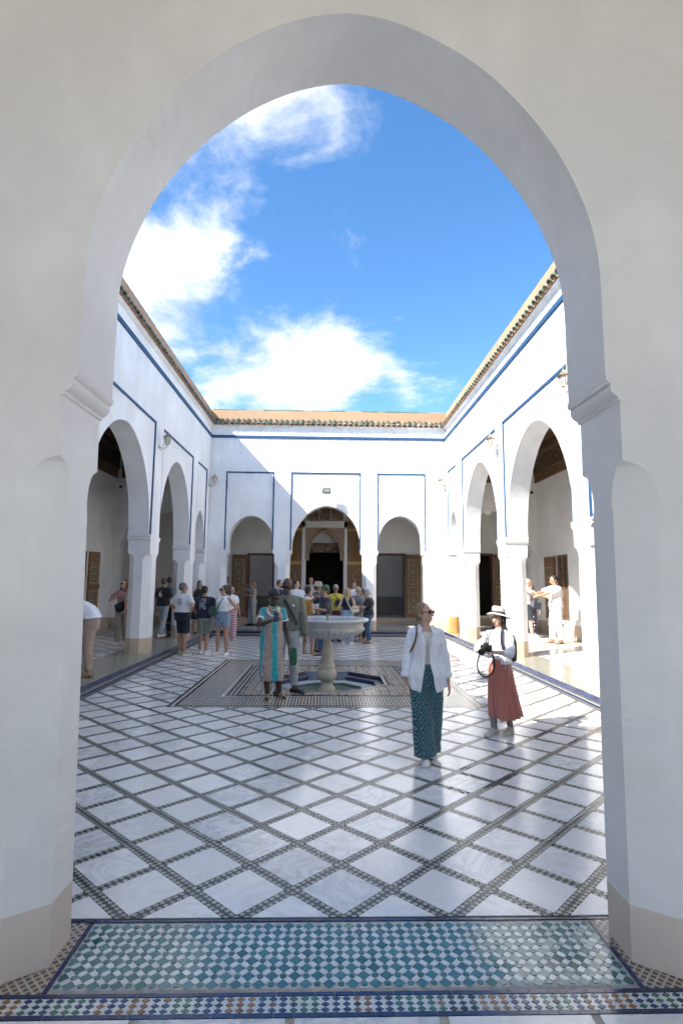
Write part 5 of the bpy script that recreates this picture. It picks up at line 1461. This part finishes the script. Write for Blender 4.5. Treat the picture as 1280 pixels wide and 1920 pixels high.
IKAT = cloth('ikat_trousers', None, fn=f_ikat); KAFTAN = cloth('striped_kaftan', None, fn=f_kaftan, var=.05); STRIPES = cloth('red_stripe', None, fn=f_stripes); DOTS = cloth('polka_dot', None, fn=f_dots)
PRINT_NAVY = cloth('navy_print_tee', None, fn=f_print((.012, .018, .04), (.62, .63, .63), 0, 1.22, .085, .13))
PRINT_WHITE = cloth('white_print_tee', None, fn=f_print((.74, .76, .80), (.07, .08, .09), -.03, 1.27, .07, .085, 30, .9))
WLIN = cloth('white_linen', (.80, .81, .86), var=.03); WHT = cloth('white_cotton', (.80, .80, .81), var=.03); CREAM = cloth('cream_cotton', (.66, .63, .56), var=.04)
DENIM = cloth('light_denim', (.24, .35, .46), var=.25); JEAN = cloth('blue_denim', (.045, .10, .20), var=.2); JEANL = cloth('pale_denim', (.30, .42, .55), var=.2)
PINK = cloth('rose_skirt', (.50, .175, .135), var=.05); OLIVE = cloth('olive_sweat', (.150, .160, .125), var=.06); GREYP = cloth('grey_jersey', (.33, .35, .38), var=.06)
LEATHER = plain('brown_leather', (.20, .07, .035), .5, var=.2); BLKL = plain('black_leather', (.014, .013, .014), .45, var=.2); SHW = plain('white_shoe', (.72, .71, .68), .6, var=.08); SHB = plain('beige_shoe', (.60, .54, .46), .7, var=.1); SOLE = plain('pale_sole', (.68, .66, .62), .7, var=.1)
SHT = plain('tan_shoe', (.42, .33, .23), .7, var=.1); BLACKF = C_(.014, .014, .016); GOLD = plain('gold', (.70, .46, .14), .3, .9, var=.1)

# ------------------------------------------------------------------ woman in the open white shirt
def open_shirt(b, parent, mat, hem, slack, vox):
    mb = MB(); rings = []; n = 44; NZ = 22
    for i in range(NZ+1):
        t = i/NZ; z = hem+(1.425-hem)*t; rx, ry = b.dims(max(.84, z)); add = slack+.050*(1-t)**1.1
        gap = .07+.26*(1-t)**3 if t < .78 else .07+1.7*(t-.78)
        ring = []
        for j in range(n+1):
            a = -pi/2+gap+(2*pi-2*gap)*j/n; c, q = cos(a), sin(a)
            fold = .013*(1-t*.6)*sin(a*9+z*5+1.8*sin(z*9))+.008*sin(a*17+z*13)+.010*noise.noise(V((a*2.2, z*9, 1.7)))
            x = abs(c)**.85*(1 if c > 0 else -1)*(rx+add+fold); y = abs(q)**.85*(1 if q > 0 else -1)*(ry+add+fold)
            zz_ = z
            if t < .3: zz_ = z+(.3-t)/.3*.075*abs(c)**3
            ring.append(b.at(zz_, x, y) if zz_ >= .80 else V((x, y, zz_)))
        rings.append(ring)
    mb.loft(rings, caps=False, closed=False); o = b.scaled(mb).build('shirt', mat, parent, smooth=True)
    s_ = o.modifiers.new('thick', 'SOLIDIFY'); s_.thickness = .005
    for sd in (-1, 1):
        m2 = MB(); S0, E, W = b.sh[sd], b.el[sd], b.ha[sd]
        m2.cap(b.at(1.36, sd*b.sw*.45), S0, .064, .062); m2.cap(S0, E, .062, .060); m2.cap(E, E+(W-E)*.62, .062, .052)
        organic(b.scaled(m2), 'sleeve', mat, o, vox, .022)
        m3 = MB(); p0, p1 = E+(W-E)*.58, E+(W-E)*.80; t = (p1-p0).normalized(); a_ = t.orthogonal().normalized(); c_ = t.cross(a_)
        m3.loft([[p+a_*r*cos(2*pi*j/18)+c_*r*sin(2*pi*j/18) for j in range(18)] for p, r in ((p0, .050), (p0+t*.006, .057), (p1-t*.006, .056), (p1, .048), (p1-t*.012, .040))], caps=False)
        b.scaled(m3).build('rolled_cuff', mat, o, smooth=True)
        m4 = MB(); A = [b.at(1.445, sd*.062, -.005), b.at(1.435, sd*.058, -.060), b.at(1.37, sd*.055, -.125), b.at(1.36, sd*.110, -.112), b.at(1.425, sd*.100, -.035), b.at(1.45, sd*.075, .01)]
        m4.add(A, [tuple(range(6))]); oc = b.scaled(m4).build('collar', mat, o); sm_ = oc.modifiers.new('thick', 'SOLIDIFY'); sm_.thickness = .006
    return o
FG = .0062
b = Body(1.59, True, head=(48, -6, 0), hands={-1: (-.255, -.07, .76), 1: (.25, -.05, .76)}, poles={-1: (-.5, .8, 0), 1: (.5, .8, 0)}, feet={-1: (-.035, -.11), 1: (.055, .13, .015)}, toes={-1: -4, 1: 8})
o = person('woman walking in an open white shirt and teal patterned trousers with sunglasses', b, (1.05, 5.92, 0), -2, 'fair', FG)
hair(b, o, HR['dblonde'], 'bun', .008); glasses(b, o); face(b, o, LIP, False)
top(b, o, CREAM, .90, 0, .010, 1.375, .010, 'vest'); open_shirt(b, o, WLIN, .735, .018, .009)
pants(b, o, IKAT, 2.06, .026, .050, .009); shoes(b, o, SHW, SOLE, .0)
strap(b, o, LEATHER, [b.at(1.10, -.165, .06), b.at(1.15, -.185, -.06), b.at(1.22, -.160, -.150), b.at(1.30, -.135, -.165), b.at(1.38, -.120, -.130), b.at(1.435, -.110, -.05), b.at(1.44, -.105, .03), b.at(1.38, -.115, .11), b.at(1.25, -.135, .15), b.at(1.10, -.150, .16)], .022, 'bag_strap')
bag('small brown leather bag behind the woman in the white shirt', LEATHER, (.20, .08, .15), (.93, 6.09, .93), 15)

# ------------------------------------------------------------------ woman in the straw hat with a camera
b = Body(1.47, True, head=(-8, 2, 0), hands={-1: (-.085, -.255, 1.19), 1: (.075, -.30, 1.14)}, poles={-1: (-1, .25, -.6), 1: (1, .35, -.7)}, feet={-1: (-.05, -.12), 1: (.06, .12, .01)}, toes={-1: -6, 1: 6})
o = person('woman in a straw hat and long rose skirt holding a camera', b, (2.12, 6.86, 0), -48, 'fair', FG)
hair(b, o, HR['black'], 'bob', .008); glasses(b, o, LANTDARK, True); face(b, o)
hat(b, o, CREAM, [(.0, .295), (.050, .297), (.080, .290), (.090, .265), (.098, .205), (.100, .190), (.140, .184), (.172, .170), (.174, .166), (.140, .178), (.097, .184)], (C_(.05, .05, .05), .192, .225, .1015), (-.30, -.12), 'straw_hat')
top(b, o, WHT, .96, 1.45, .014, 1.42, .009)
skirt(b, o, PINK, 1.03, .235, (.150, .118), (.200, .245), 9, .022, (.045, .055), 'long_skirt')
shoes(b, o, SHB, SOLE, .03, 'boot')
for sd in (-1, 1):
    mb = MB(); mb.cap(b.an[sd]+V((0, 0, .02)), b.an[sd]+(b.kn[sd]-b.an[sd])*.35, .043, .050); b.scaled(mb).build('sock', C_(.22, .22, .22), o, smooth=True)
backpack('navy backpack worn by the woman in the straw hat', C_(.012, .018, .05), b, tuple(o.location), -48, C_(.012, .016, .045))
cm = empty('camera_body', tuple(o.location), radians(-48)); tag(cm, 'black camera with a long strap held by the woman in the straw hat', 'camera')
k = b.k; c0 = V((-.005, -.335, 1.185))*k
m_ = bevel(MB().box(-.065, .065, -.030, .030, -.045, .045).build('body', BLKL, cm, loc=c0), .008, 2)
bevel(MB().box(-.028, .028, -.028, .028, .045, .072).build('prism', BLKL, cm, loc=c0), .01, 2)
ln = MB().lathe([(.0, 0), (.034, 0), (.034, .04), (.038, .045), (.038, .095), (.033, .10), (.030, .09), (.0, .085)], n=20, caps=False).build('lens', BLKL, cm, smooth=40.0, loc=c0+V((0, -.028, -.005))); ln.rotation_euler = (pi/2+.35, 0, 0)
pts = [c0/k+V((-.07, 0, .03)), V((-.12, -.33, 1.08)), V((-.15, -.34, .95)), V((-.12, -.33, .84)), V((-.04, -.31, .80)), V((.05, -.29, .86)), V((.09, -.29, .98)), c0/k+V((.07, 0, .03))]
strap(b, cm, BLKL, pts, .022, 'neck_strap')

# ------------------------------------------------------------------ couple by the fountain
b = Body(1.68, True, fat=.98, head=(12, 20, 0), hands={-1: (-.03, -.30, 1.22), 1: (.27, -.06, .76)}, poles={-1: (-1, .3, -.7), 1: (.6, .7, 0)}, feet={-1: (-.06, -.05), 1: (.13, .03)}, toes={-1: -4, 1: 34})
o = person('woman in a turquoise and taupe striped kaftan looking at her phone', b, (-.83, 8.80, 0), 8, 'dark', FG)
hair(b, o, HR['black'], 'curly', .008); glasses(b, o); face(b, o, LIPD, False)
top(b, o, KAFTAN, .29, .55, .014, 1.42, .009, 'kaftan', loose=.020, folds=.026)
for sd in (-1, 1):
    S0, E = b.sh[sd], b.el[sd]; p0, p1 = S0+(E-S0)*.52, S0+(E-S0)*.59; t = (p1-p0).normalized(); a_ = t.orthogonal().normalized(); c_ = t.cross(a_); mb = MB()
    mb.loft([[p+a_*r*cos(2*pi*j/18)+c_*r*sin(2*pi*j/18) for j in range(18)] for p, r in ((p0, .064), (p1, .066))]); b.scaled(mb).build('sleeve_trim', WHT, o, smooth=True)
    mb = MB(); mb.ell(b.h((sd*.080, .0, .085)), .010, .010, .014); b.scaled(mb).build('earring', GOLD, o, smooth=True)
mb = MB(); mb.tube([b.at(1.425-.030*abs(sin(pi*t/14))-.03*sin(pi*t/14), .075*cos(pi*t/14), -.03-.095*sin(pi*t/14)) for t in range(15)], .011, 8); b.scaled(mb).build('necklace', GOLD, o, smooth=True)
mb = MB(); mb.tube([b.at(1.40-.12*sin(pi*t/14), .09*cos(pi*t/14), -.04-.135*sin(pi*t/14)) for t in range(15)], .013, 8); b.scaled(mb).build('neck_trim', WHT, o, smooth=True)
sandals(b, o, SHT)
phone('dark phone in the hand of the woman in the kaftan', b, o, -1, 25, 180, (.01, -.015, .035))
bag('small green tasselled bag between the couple by the fountain', C_(.006, .10, .04), (.11, .05, .27), (-.50, 8.95, .62), 20, shape=.7)
b = Body(1.86, False, head=(-14, 16, 0), hands={-1: (-.24, -.08, .80), 1: (.275, -.06, .78)}, poles={-1: (-.5, .8, 0), 1: (.6, .8, 0)}, feet={-1: (-.12, .0), 1: (.12, -.02)}, toes={-1: -12, 1: 50})
o = person('tall bald man in an olive sweatshirt and grey joggers beside the fountain', b, (-.64, 9.32, 0), 6, 'deep', FG)
glasses(b, o); face(b, o, LIPD, False)
mb = MB(); R_ = b.HM.to_3x3(); mb.ell(b.h((0, -.060, .052)), .044, .036, .030, rot=R_); organic(b.scaled(mb), 'beard', HR['dgrey'], o, .008, .004, TEXH, 1)
top(b, o, OLIVE, .91, 1.93, .022, 1.435, .010, 'sweatshirt', folds=.018); pants(b, o, GREYP, 1.92, .016, -.004, .010, 'joggers'); shoes(b, o, BLKL, None, -.02, 'sandal')
strap(b, o, BLKL, cross_strap(b, 1, 1.0, .040), .040, 'crossbody_strap')
mb = MB(); p = b.at(1.285, .085, -.150); mb.box(p.x-.016, p.x+.016, p.y-.003, p.y+.002, p.z-.012, p.z+.012); b.scaled(mb).build('chest_badge', WHT, o)

# ------------------------------------------------------------------ people on the left
b = Body(1.75, False, fat=1.18, head=(-20, -4, 0), hands={-1: (-.19, -.06, 1.02), 1: (.20, -.06, 1.02)}, poles={-1: (-1, .5, .1), 1: (1, .5, .1)}, feet={-1: (-.10, .02), 1: (.10, -.04)})
o = person('grey haired man in a white printed tee and navy shorts, hands on hips', b, (-3.50, 13.87, 0), 148, 'tan')
hair(b, o, HR['dgrey'], 'short'); top(b, o, PRINT_WHITE, .88, .75, .024); pants(b, o, C_(.012, .015, .03), .96, .030, 0, name='shorts'); shoes(b, o, SHT, SOLE)
b = Body(1.67, False, fat=1.06, head=(-8, 0, 0), hands={-1: (-.17, -.16, 1.0), 1: (.20, -.12, .92)}, poles={-1: (-1, .6, 0), 1: (1, .6, 0)}, feet={-1: (-.09, .03), 1: (.09, -.03)})
o = person('dark haired man seen from behind in a navy tee with white print and sage shorts', b, (-3.03, 14.09, 0), 172, 'tan')
hair(b, o, HR['black'], 'short'); top(b, o, PRINT_NAVY, .87, .8, .026); pants(b, o, C_(.22, .27, .22), .92, .030, 0, name='shorts'); shoes(b, o, SHW, SOLE)
b = Body(1.69, True, head=(-30, -4, 0), hands={-1: (-.25, -.06, .80), 1: (.17, -.06, 1.02)}, poles={-1: (-.4, .9, 0), 1: (1, .55, .1)}, feet={-1: (-.10, -.02), 1: (.12, .03)})
o = person('woman with sunglasses in a white sleeveless top and denim shorts, hand on hip', b, (-2.54, 13.92, 0), -18, 'tan')
hair(b, o, HR['black'], 'bun'); glasses(b, o); face(b, o, LIP, False); top(b, o, WHT, .96, 0, .016, name='vest'); pants(b, o, DENIM, .52, .040, .02, name='denim_shorts', waist=1.06); shoes(b, o, SHW, SOLE)
strap(b, o, C_(.03, .07, .05), cross_strap(b, -1, 1.02, .028), .022, 'bag_strap')
bag('green crossbody bag on the hip of the woman in denim shorts', C_(.04, .11, .075), (.22, .09, .22), (-2.76, 13.80, 1.06), -20, shape=.6)
b = Body(1.63, True, head=(10, 0, 0), feet={-1: (-.06, .08), 1: (.06, -.10)})
o = person('woman in a white tee and red striped trousers behind the denim shorts', b, (-2.90, 17.3, 0), 25, 'fair')
hair(b, o, HR['brown'], 'front'); face(b, o); top(b, o, WHT, .95, .7, .018); pants(b, o, STRIPES, 1.9, .022, .02); shoes(b, o, SHW, SOLE)
b = Body(1.71, False, head=(10, 2, 0), hands={-1: (-.27, -.06, .82), 1: (.26, -.02, .80)}, feet={-1: (-.08, .22, .03), 1: (.08, -.20)})
o = person('man in a black tee numbered 6 walking in the left gallery', b, (-4.70, 16.35, KZ), 160, 'tan')
hair(b, o, HR['brown'], 'short'); sh = top(b, o, BLACKF, .89, .8, .024); pants(b, o, cloth('grey_jeans', (.33, .36, .40), var=.2), 1.95, .016, .006); shoes(b, o, SHW, plain('red_sole', (.35, .10, .08), .6))
cu = bpy.data.curves.new('six', 'FONT'); cu.body = '6'; cu.size = .24; cu.align_x = 'CENTER'; cu.align_y = 'CENTER'; cu.extrude = .003
tmp = bpy.data.objects.new('six', cu); COL.objects.link(tmp)
dg = bpy.context.evaluated_depsgraph_get(); tm = bpy.data.meshes.new_from_object(tmp.evaluated_get(dg)); bpy.data.objects.remove(tmp)
tm.materials.clear(); tm.materials.append(WHT); n6 = link('printed_number', tm, o, (0, .158, 1.235)); n6.rotation_euler = (pi/2, 0, pi)
b = Body(1.76, False, head=(0, 0, 0), feet={-1: (-.08, .10), 1: (.08, -.12)})
o = person('man in a light blue shirt and dark trousers half hidden behind the number 6 tee', b, (-4.75, 17.15, KZ), 165, 'tan')
hair(b, o, HR['dgrey'], 'short'); top(b, o, C_(.20, .32, .50), .88, 1.4, .022); pants(b, o, C_(.015, .018, .03), 1.95, .016); shoes(b, o, BLKL, None)
b = Body(1.65, True, head=(-28, -2, 0), hands={-1: (-.16, -.24, 1.24), 1: (.20, -.16, 1.0)}, poles={-1: (-1, .5, -.6), 1: (1, .6, -.3)}, feet={-1: (-.09, -.04), 1: (.09, .05)})
o = person('red haired woman in a pink top and beige trousers by the left gallery pillar', b, (-5.16, 14.45, KZ), 5, 'fair')
hair(b, o, HR['auburn'], 'front'); glasses(b, o); top(b, o, C_(.47, .25, .29), .95, .75, .020); pants(b, o, C_(.40, .34, .29), 1.92, .020, .015); shoes(b, o, SHB, None)
b = Body(1.66, True, head=(30, 0, 0), feet={-1: (-.10, -.16), 1: (.08, .12)}, toes={-1: -50, 1: -30})
o = person('woman in navy spotted trousers mostly hidden behind the left gallery pillar', b, (-4.72, 13.85, KZ), 60, 'tan')
hair(b, o, HR['black'], 'long'); top(b, o, C_(.45, .45, .47), 1.0, .7, .018); pants(b, o, DOTS, 1.85, .022, .012); shoes(b, o, plain('rust_shoe', (.19, .08, .04), .6), None)
bag('black bag of the woman in spotted trousers', BLKL, (.26, .10, .22), (-4.92, 13.72, 1.16), 40, tiltv=-30)
b = Body(1.70, True, lean=82, head=(0, -30, 0), hands={-1: (-.15, -.60, .45), 1: (.15, -.60, .45)}, feet={-1: (-.09, .0), 1: (.09, .02)})
o = person('person in a white shirt and beige trousers bending over by the near left jamb', b, (-4.02, 9.78, KZ), -82, 'tan')
hair(b, o, HR['brown'], 'short'); top(b, o, WLIN, .98, .9, .026, loose=.02); pants(b, o, C_(.40, .30, .235), 1.93, .012, -.004); shoes(b, o, plain('brown_shoe', (.28, .19, .14), .7), None)
b = Body(1.64, True, head=(20, 4, 0))
o = person('dark haired woman in a black dress between the white tee and the navy tee', b, (-3.98, 17.7, KZ), 15, 'fair')
hair(b, o, HR['black'], 'front'); face(b, o); top(b, o, BLACKF, .45, 0, .022, loose=.05, name='dress'); shoes(b, o, BLKL, None)
b = Body(1.78, False, head=(0, 0, 0), feet={-1: (-.08, -.22), 1: (.08, .2, .03)})
o = person('man in a dark cap and grey tee walking past the left far door', b, (-3.62, 20.3, KZ), 80, 'tan')
hair(b, o, HR['dgrey'], 'short'); top(b, o, C_(.22, .23, .24), .89, .75, .022); pants(b, o, C_(.02, .02, .022), 1.95, .018); shoes(b, o, BLKL, SOLE)
hat(b, o, C_(.05, .055, .06), [(.0, .275), (.06, .268), (.092, .235), (.097, .19), (.098, .185)], None, (0, 0), 'cap')
b = Body(1.62, True, head=(0, 8, 0), hands={-1: (-.10, -.20, 1.52), 1: (.14, -.26, 1.16)}, poles={-1: (-1, .1, -.6), 1: (1, .5, -.6)}, feet={-1: (-.09, -.05), 1: (.09, .06)})
o = person('blonde woman in a cream jumpsuit raising a phone by the left far doorway', b, (-2.72, 20.9, KZ), -62, 'fair')
hair(b, o, HR['blonde'], 'bob'); top(b, o, C_(.58, .53, .46), .98, .7, .018); pants(b, o, C_(.52, .49, .44), 1.97, .030, .030, name='wide_trousers'); shoes(b, o, BLKL, None)
phone('black phone raised by the woman in the cream jumpsuit', b, o, -1, 0, 180)

# ------------------------------------------------------------------ the group behind the fountain
b = Body(1.84, False, head=(35, 0, 0)); o = person('bearded man in a navy top behind the bald man', b, (-1.42, 17.2, 0), 20, 'fair'); hair(b, o, HR['brown'], 'short'); face(b, o)
mb = MB(); mb.ell(b.h((0, -.058, .055)), .045, .038, .034, rot=b.HM.to_3x3()); organic(b.scaled(mb), 'beard', HR['brown'], o, .011, .006, TEXH, 1); top(b, o, C_(.02, .026, .05), .88, 1.4, .022); pants(b, o, C_(.03, .035, .05), 1.95); shoes(b, o, BLKL, None)
b = Body(1.84, False, head=(60, 0, 0)); o = person('young man in a pale tee with dark hair just right of the bald man', b, (-.93, 17.1, 0), 25, 'fair'); hair(b, o, HR['black'], 'fringe'); face(b, o); top(b, o, C_(.62, .65, .70), .86, .8, .026); pants(b, o, C_(.12, .13, .15), 1.95); shoes(b, o, SHW, SOLE)
b = Body(1.80, False, head=(-5, 5, 0)); o = person('man in a pale grey tee standing in the dark gateway', b, (-.56, 20.4, KZ), 0, 'fair'); hair(b, o, HR['brown'], 'short'); glasses(b, o, LANTDARK, True); face(b, o); top(b, o, C_(.50, .50, .51), .88, .8, .024); pants(b, o, C_(.05, .055, .07), 1.95); shoes(b, o, BLKL, None)
b = Body(1.69, False, head=(-30, 0, 0), feet={-1: (-.10, .0), 1: (.10, .02)}); o = person('man in a white tee with an orange backpack seen from behind', b, (-.44, 14.1, 0), 165, 'tan'); hair(b, o, HR['black'], 'short'); top(b, o, WHT, .88, .75, .022); pants(b, o, C_(.10, .10, .10), .9, .028, 0, name='shorts'); sandals(b, o, SHT)
backpack('orange backpack on the man in the white tee', C_(.62, .28, .05), b, tuple(o.location), 165, C_(.50, .21, .04))
b = Body(1.77, False, head=(10, 4, 0), hands={-1: (-.14, -.26, 1.10), 1: (.14, -.26, 1.12)}, poles={-1: (-1, .5, -.5), 1: (1, .5, -.5)}); o = person('man in a beige sun hat and grey long sleeved top', b, (-.22, 14.5, 0), 78, 'tan'); hair(b, o, HR['brown'], 'short'); face(b, o); top(b, o, C_(.16, .16, .17), .88, 1.9, .02); pants(b, o, C_(.14, .14, .15), 1.95); shoes(b, o, BLKL, None)
hat(b, o, C_(.40, .33, .25), [(.0, .29), (.07, .285), (.092, .25), (.102, .20), (.155, .165), (.157, .160), (.10, .19)], None, (0, 0), 'sun_hat')
backpack('blue backpack on the man in the sun hat', C_(.035, .095, .20), b, tuple(o.location), 78, C_(.03, .07, .15)); phone('black phone held by the man in the sun hat', b, o, 1, 0, 180)
b = Body(1.70, False, fat=1.06, head=(-4, 4, 0), hands={-1: (-.05, -.20, 1.46), 1: (.12, -.26, 1.14)}, poles={-1: (-1, -.1, -.8), 1: (1, .4, -.6)}, feet={-1: (-.09, -.08), 1: (.09, .10)}); o = person('man in a green cap and charcoal tee touching his face', b, (-.02, 13.6, 0), -72, 'tan'); hair(b, o, HR['black'], 'short'); face(b, o); top(b, o, C_(.035, .036, .04), .86, .9, .026); pants(b, o, JEAN, 1.95, .018); shoes(b, o, BLKL, SOLE)
hat(b, o, C_(.03, .13, .06), [(.0, .278), (.06, .27), (.092, .24), (.099, .19), (.10, .186)], None, (0, 0), 'cap'); mb = MB(); mb.loft([[b.h((.075*cos(pi+pi*j/10), -.085-.085*sin(pi*j/10), .192-.015*sin(pi*j/10)+dz)) for j in range(11)] for dz in (0, .008)]); b.scaled(mb).build('cap_peak', C_(.03, .13, .06), o)
b = Body(1.71, True, fat=1.1, head=(0, 6, 0), hands={-1: (-.20, -.14, 1.0), 1: (.20, -.14, 1.0)}, poles={-1: (-1, .5, 0), 1: (1, .5, 0)}); o = person('grey haired woman in a yellow tee and maroon trousers', b, (.29, 17.1, 0), 6, 'tan'); hair(b, o, HR['grey'], 'short'); glasses(b, o); face(b, o, LIP, False); top(b, o, C_(.58, .47, .045), .92, .8, .022); pants(b, o, C_(.10, .015, .03), 1.9, .02, .02); shoes(b, o, BLKL, None); strap(b, o, BLKL, cross_strap(b, 1, 1.12, .03), .022, 'bag_strap')
bag('black bag in front of the yellow tee', BLKL, (.20, .09, .17), (.36, 16.90, 1.16), 10)
b = Body(1.62, True, head=(10, 0, 0), feet={-1: (-.13, .0), 1: (.13, .0)}, hands={-1: (-.22, -.12, .95), 1: (.22, -.14, 1.0)}); o = person('long haired blonde woman from behind in a black sleeveless top and pale jeans', b, (.62, 16.4, 0), 176, 'fair'); hair(b, o, HR['blonde'], 'long'); top(b, o, BLACKF, 1.02, 0, .014, name='vest'); pants(b, o, JEANL, 1.95, .016, .022); shoes(b, o, SHW, SOLE)
strap(b, o, CREAM, [b.at(1.43, .07, .05), b.at(1.36, .03, .13), b.at(1.2, -.04, .14), b.at(1.05, -.11, .13), b.at(.98, -.16, .10)], .03, 'bag_strap'); bag('cream shoulder bag on the hip of the blonde woman', C_(.58, .54, .42), (.26, .09, .19), (.83, 16.24, 1.0), 20)
b = Body(1.86, False, head=(-6, 4, 0)); o = person('tall dark haired man in a white tee right of the gateway', b, (.86, 17.75, 0), 5, 'tan'); hair(b, o, HR['black'], 'curly'); face(b, o); top(b, o, WHT, .88, .8, .022); pants(b, o, C_(.05, .05, .06), 1.95); shoes(b, o, SHW, SOLE)
for sd in (-1, 1): strap(b, o, BLKL, [b.at(1.44, sd*.10, .03), b.at(1.43, sd*.105, -.07), b.at(1.34, sd*.125, -.145), b.at(1.2, sd*.14, -.14)], .04, 'pack_strap')
b = Body(1.65, False, fat=1.08, head=(10, 10, 0), hands={-1: (-.1, -.28, 1.05), 1: (.1, -.28, 1.05)}, poles={-1: (-1, .4, -.4), 1: (1, .4, -.4)}); o = person('grey haired man with glasses in a slate tee', b, (.96, 17.05, 0), 40, 'fair'); hair(b, o, HR['grey'], 'short'); glasses(b, o); top(b, o, C_(.14, .15, .18), .88, .8, .022); pants(b, o, C_(.30, .27, .22), 1.9); shoes(b, o, SHT, None)
b = Body(1.60, True, head=(0, 18, 0), hands={-1: (-.1, -.28, 1.1), 1: (.1, -.28, 1.1)}, poles={-1: (-1, .4, -.4), 1: (1, .4, -.4)}); o = person('black clad person with black hair beside the woman with the phone', b, (1.14, 17.4, 0), -60, 'tan'); hair(b, o, HR['black'], 'bob'); top(b, o, BLACKF, .8, 1.8, .022); pants(b, o, C_(.012, .012, .014), 1.95, .02); sandals(b, o, BLKL)
b = Body(1.58, True, fat=1.18, head=(0, 24, 0), hands={-1: (-.06, -.30, 1.12), 1: (.06, -.30, 1.16)}, poles={-1: (-1, .3, -.8), 1: (1, .3, -.8)}, feet={-1: (-.10, -.03), 1: (.10, .03)}); o = person('short grey haired woman in a black tee and blue jeans looking at her phone', b, (1.27, 16.65, 0), -100, 'fair'); hair(b, o, HR['grey'], 'short'); top(b, o, BLACKF, .90, .8, .026); pants(b, o, JEAN, 1.95, .018); sandals(b, o, BLKL)
phone('phone of the grey haired woman in blue jeans', b, o, 1, 20, 180); strap(b, o, C_(.2, .25, .28), [b.at(1.44, -.06, .05), b.at(1.34, 0, .15), b.at(1.2, .08, .16), b.at(1.08, .16, .10)], .02, 'bag_strap')

# ------------------------------------------------------------------ right gallery
b = Body(1.87, False, head=(-4, 12, 0), hands={-1: (-.12, -.60, 1.20), 1: (.08, -.58, 1.16)}, poles={-1: (-.6, .1, -1), 1: (.6, .1, -1)}, feet={-1: (-.08, -.06), 1: (.08, .08)})
o = person('dark haired man in white shirt and trousers reaching out in the right gallery', b, (6.34, 15.35, KZ), -82, 'tan', .010)
hair(b, o, HR['black'], 'short'); face(b, o); top(b, o, cloth('off_white_shirt', (.72, .70, .66), var=.03), .86, .9, .030); pants(b, o, cloth('off_white_linen', (.70, .69, .67), var=.04), 1.95, .022, .012); sandals(b, o, plain('sandal_brown', (.10, .04, .025), .6))
hp = hand_world(b, o, -1)
pw = empty('pouch', (hp.x+.12, hp.y-.02, hp.z-.40)); pw.rotation_euler = (0, radians(14), radians(20)); tag(pw, 'dark blue pouch hanging from the hand of the man in white', 'pouch')
bevel(MB().box(-.13, .13, -.015, .015, 0, .20).build('pouch_body', C_(.02, .03, .06), pw), .012, 2); MB().tube([(-.11, 0, .20), (-.10, 0, .29), (-.06, 0, .38)], .006, 6).build('wrist_loop', BLKL, pw)
b = Body(1.79, False, head=(0, 18, 0), hands={-1: (-.1, -.50, 1.18), 1: (.1, -.50, 1.22)}, poles={-1: (-.6, .1, -1), 1: (.6, .1, -1)}, feet={-1: (-.08, -.12), 1: (.08, .10)})
o = person('bald man with glasses in a grey tee and navy shorts beside the right pillar', b, (6.05, 16.75, KZ), 70, 'fair', .010)
glasses(b, o, LANTDARK, True); face(b, o); top(b, o, C_(.42, .43, .45), .88, .8, .022); pants(b, o, C_(.025, .03, .05), .92, .026, 0, name='shorts'); shoes(b, o, SHW, SOLE); strap(b, o, BLKL, cross_strap(b, -1, 1.05, .03), .04, 'bag_strap')
b = Body(1.62, True, head=(-20, 0, 0)); o = person('woman with reddish hair behind the bald man in the right gallery', b, (6.42, 17.45, KZ), 10, 'fair'); hair(b, o, HR['auburn'], 'front'); face(b, o); top(b, o, C_(.20, .20, .22), .95, .8, .02); pants(b, o, DOTS, 1.9, .02, .01); shoes(b, o, SHB, None)
finish_jobs()
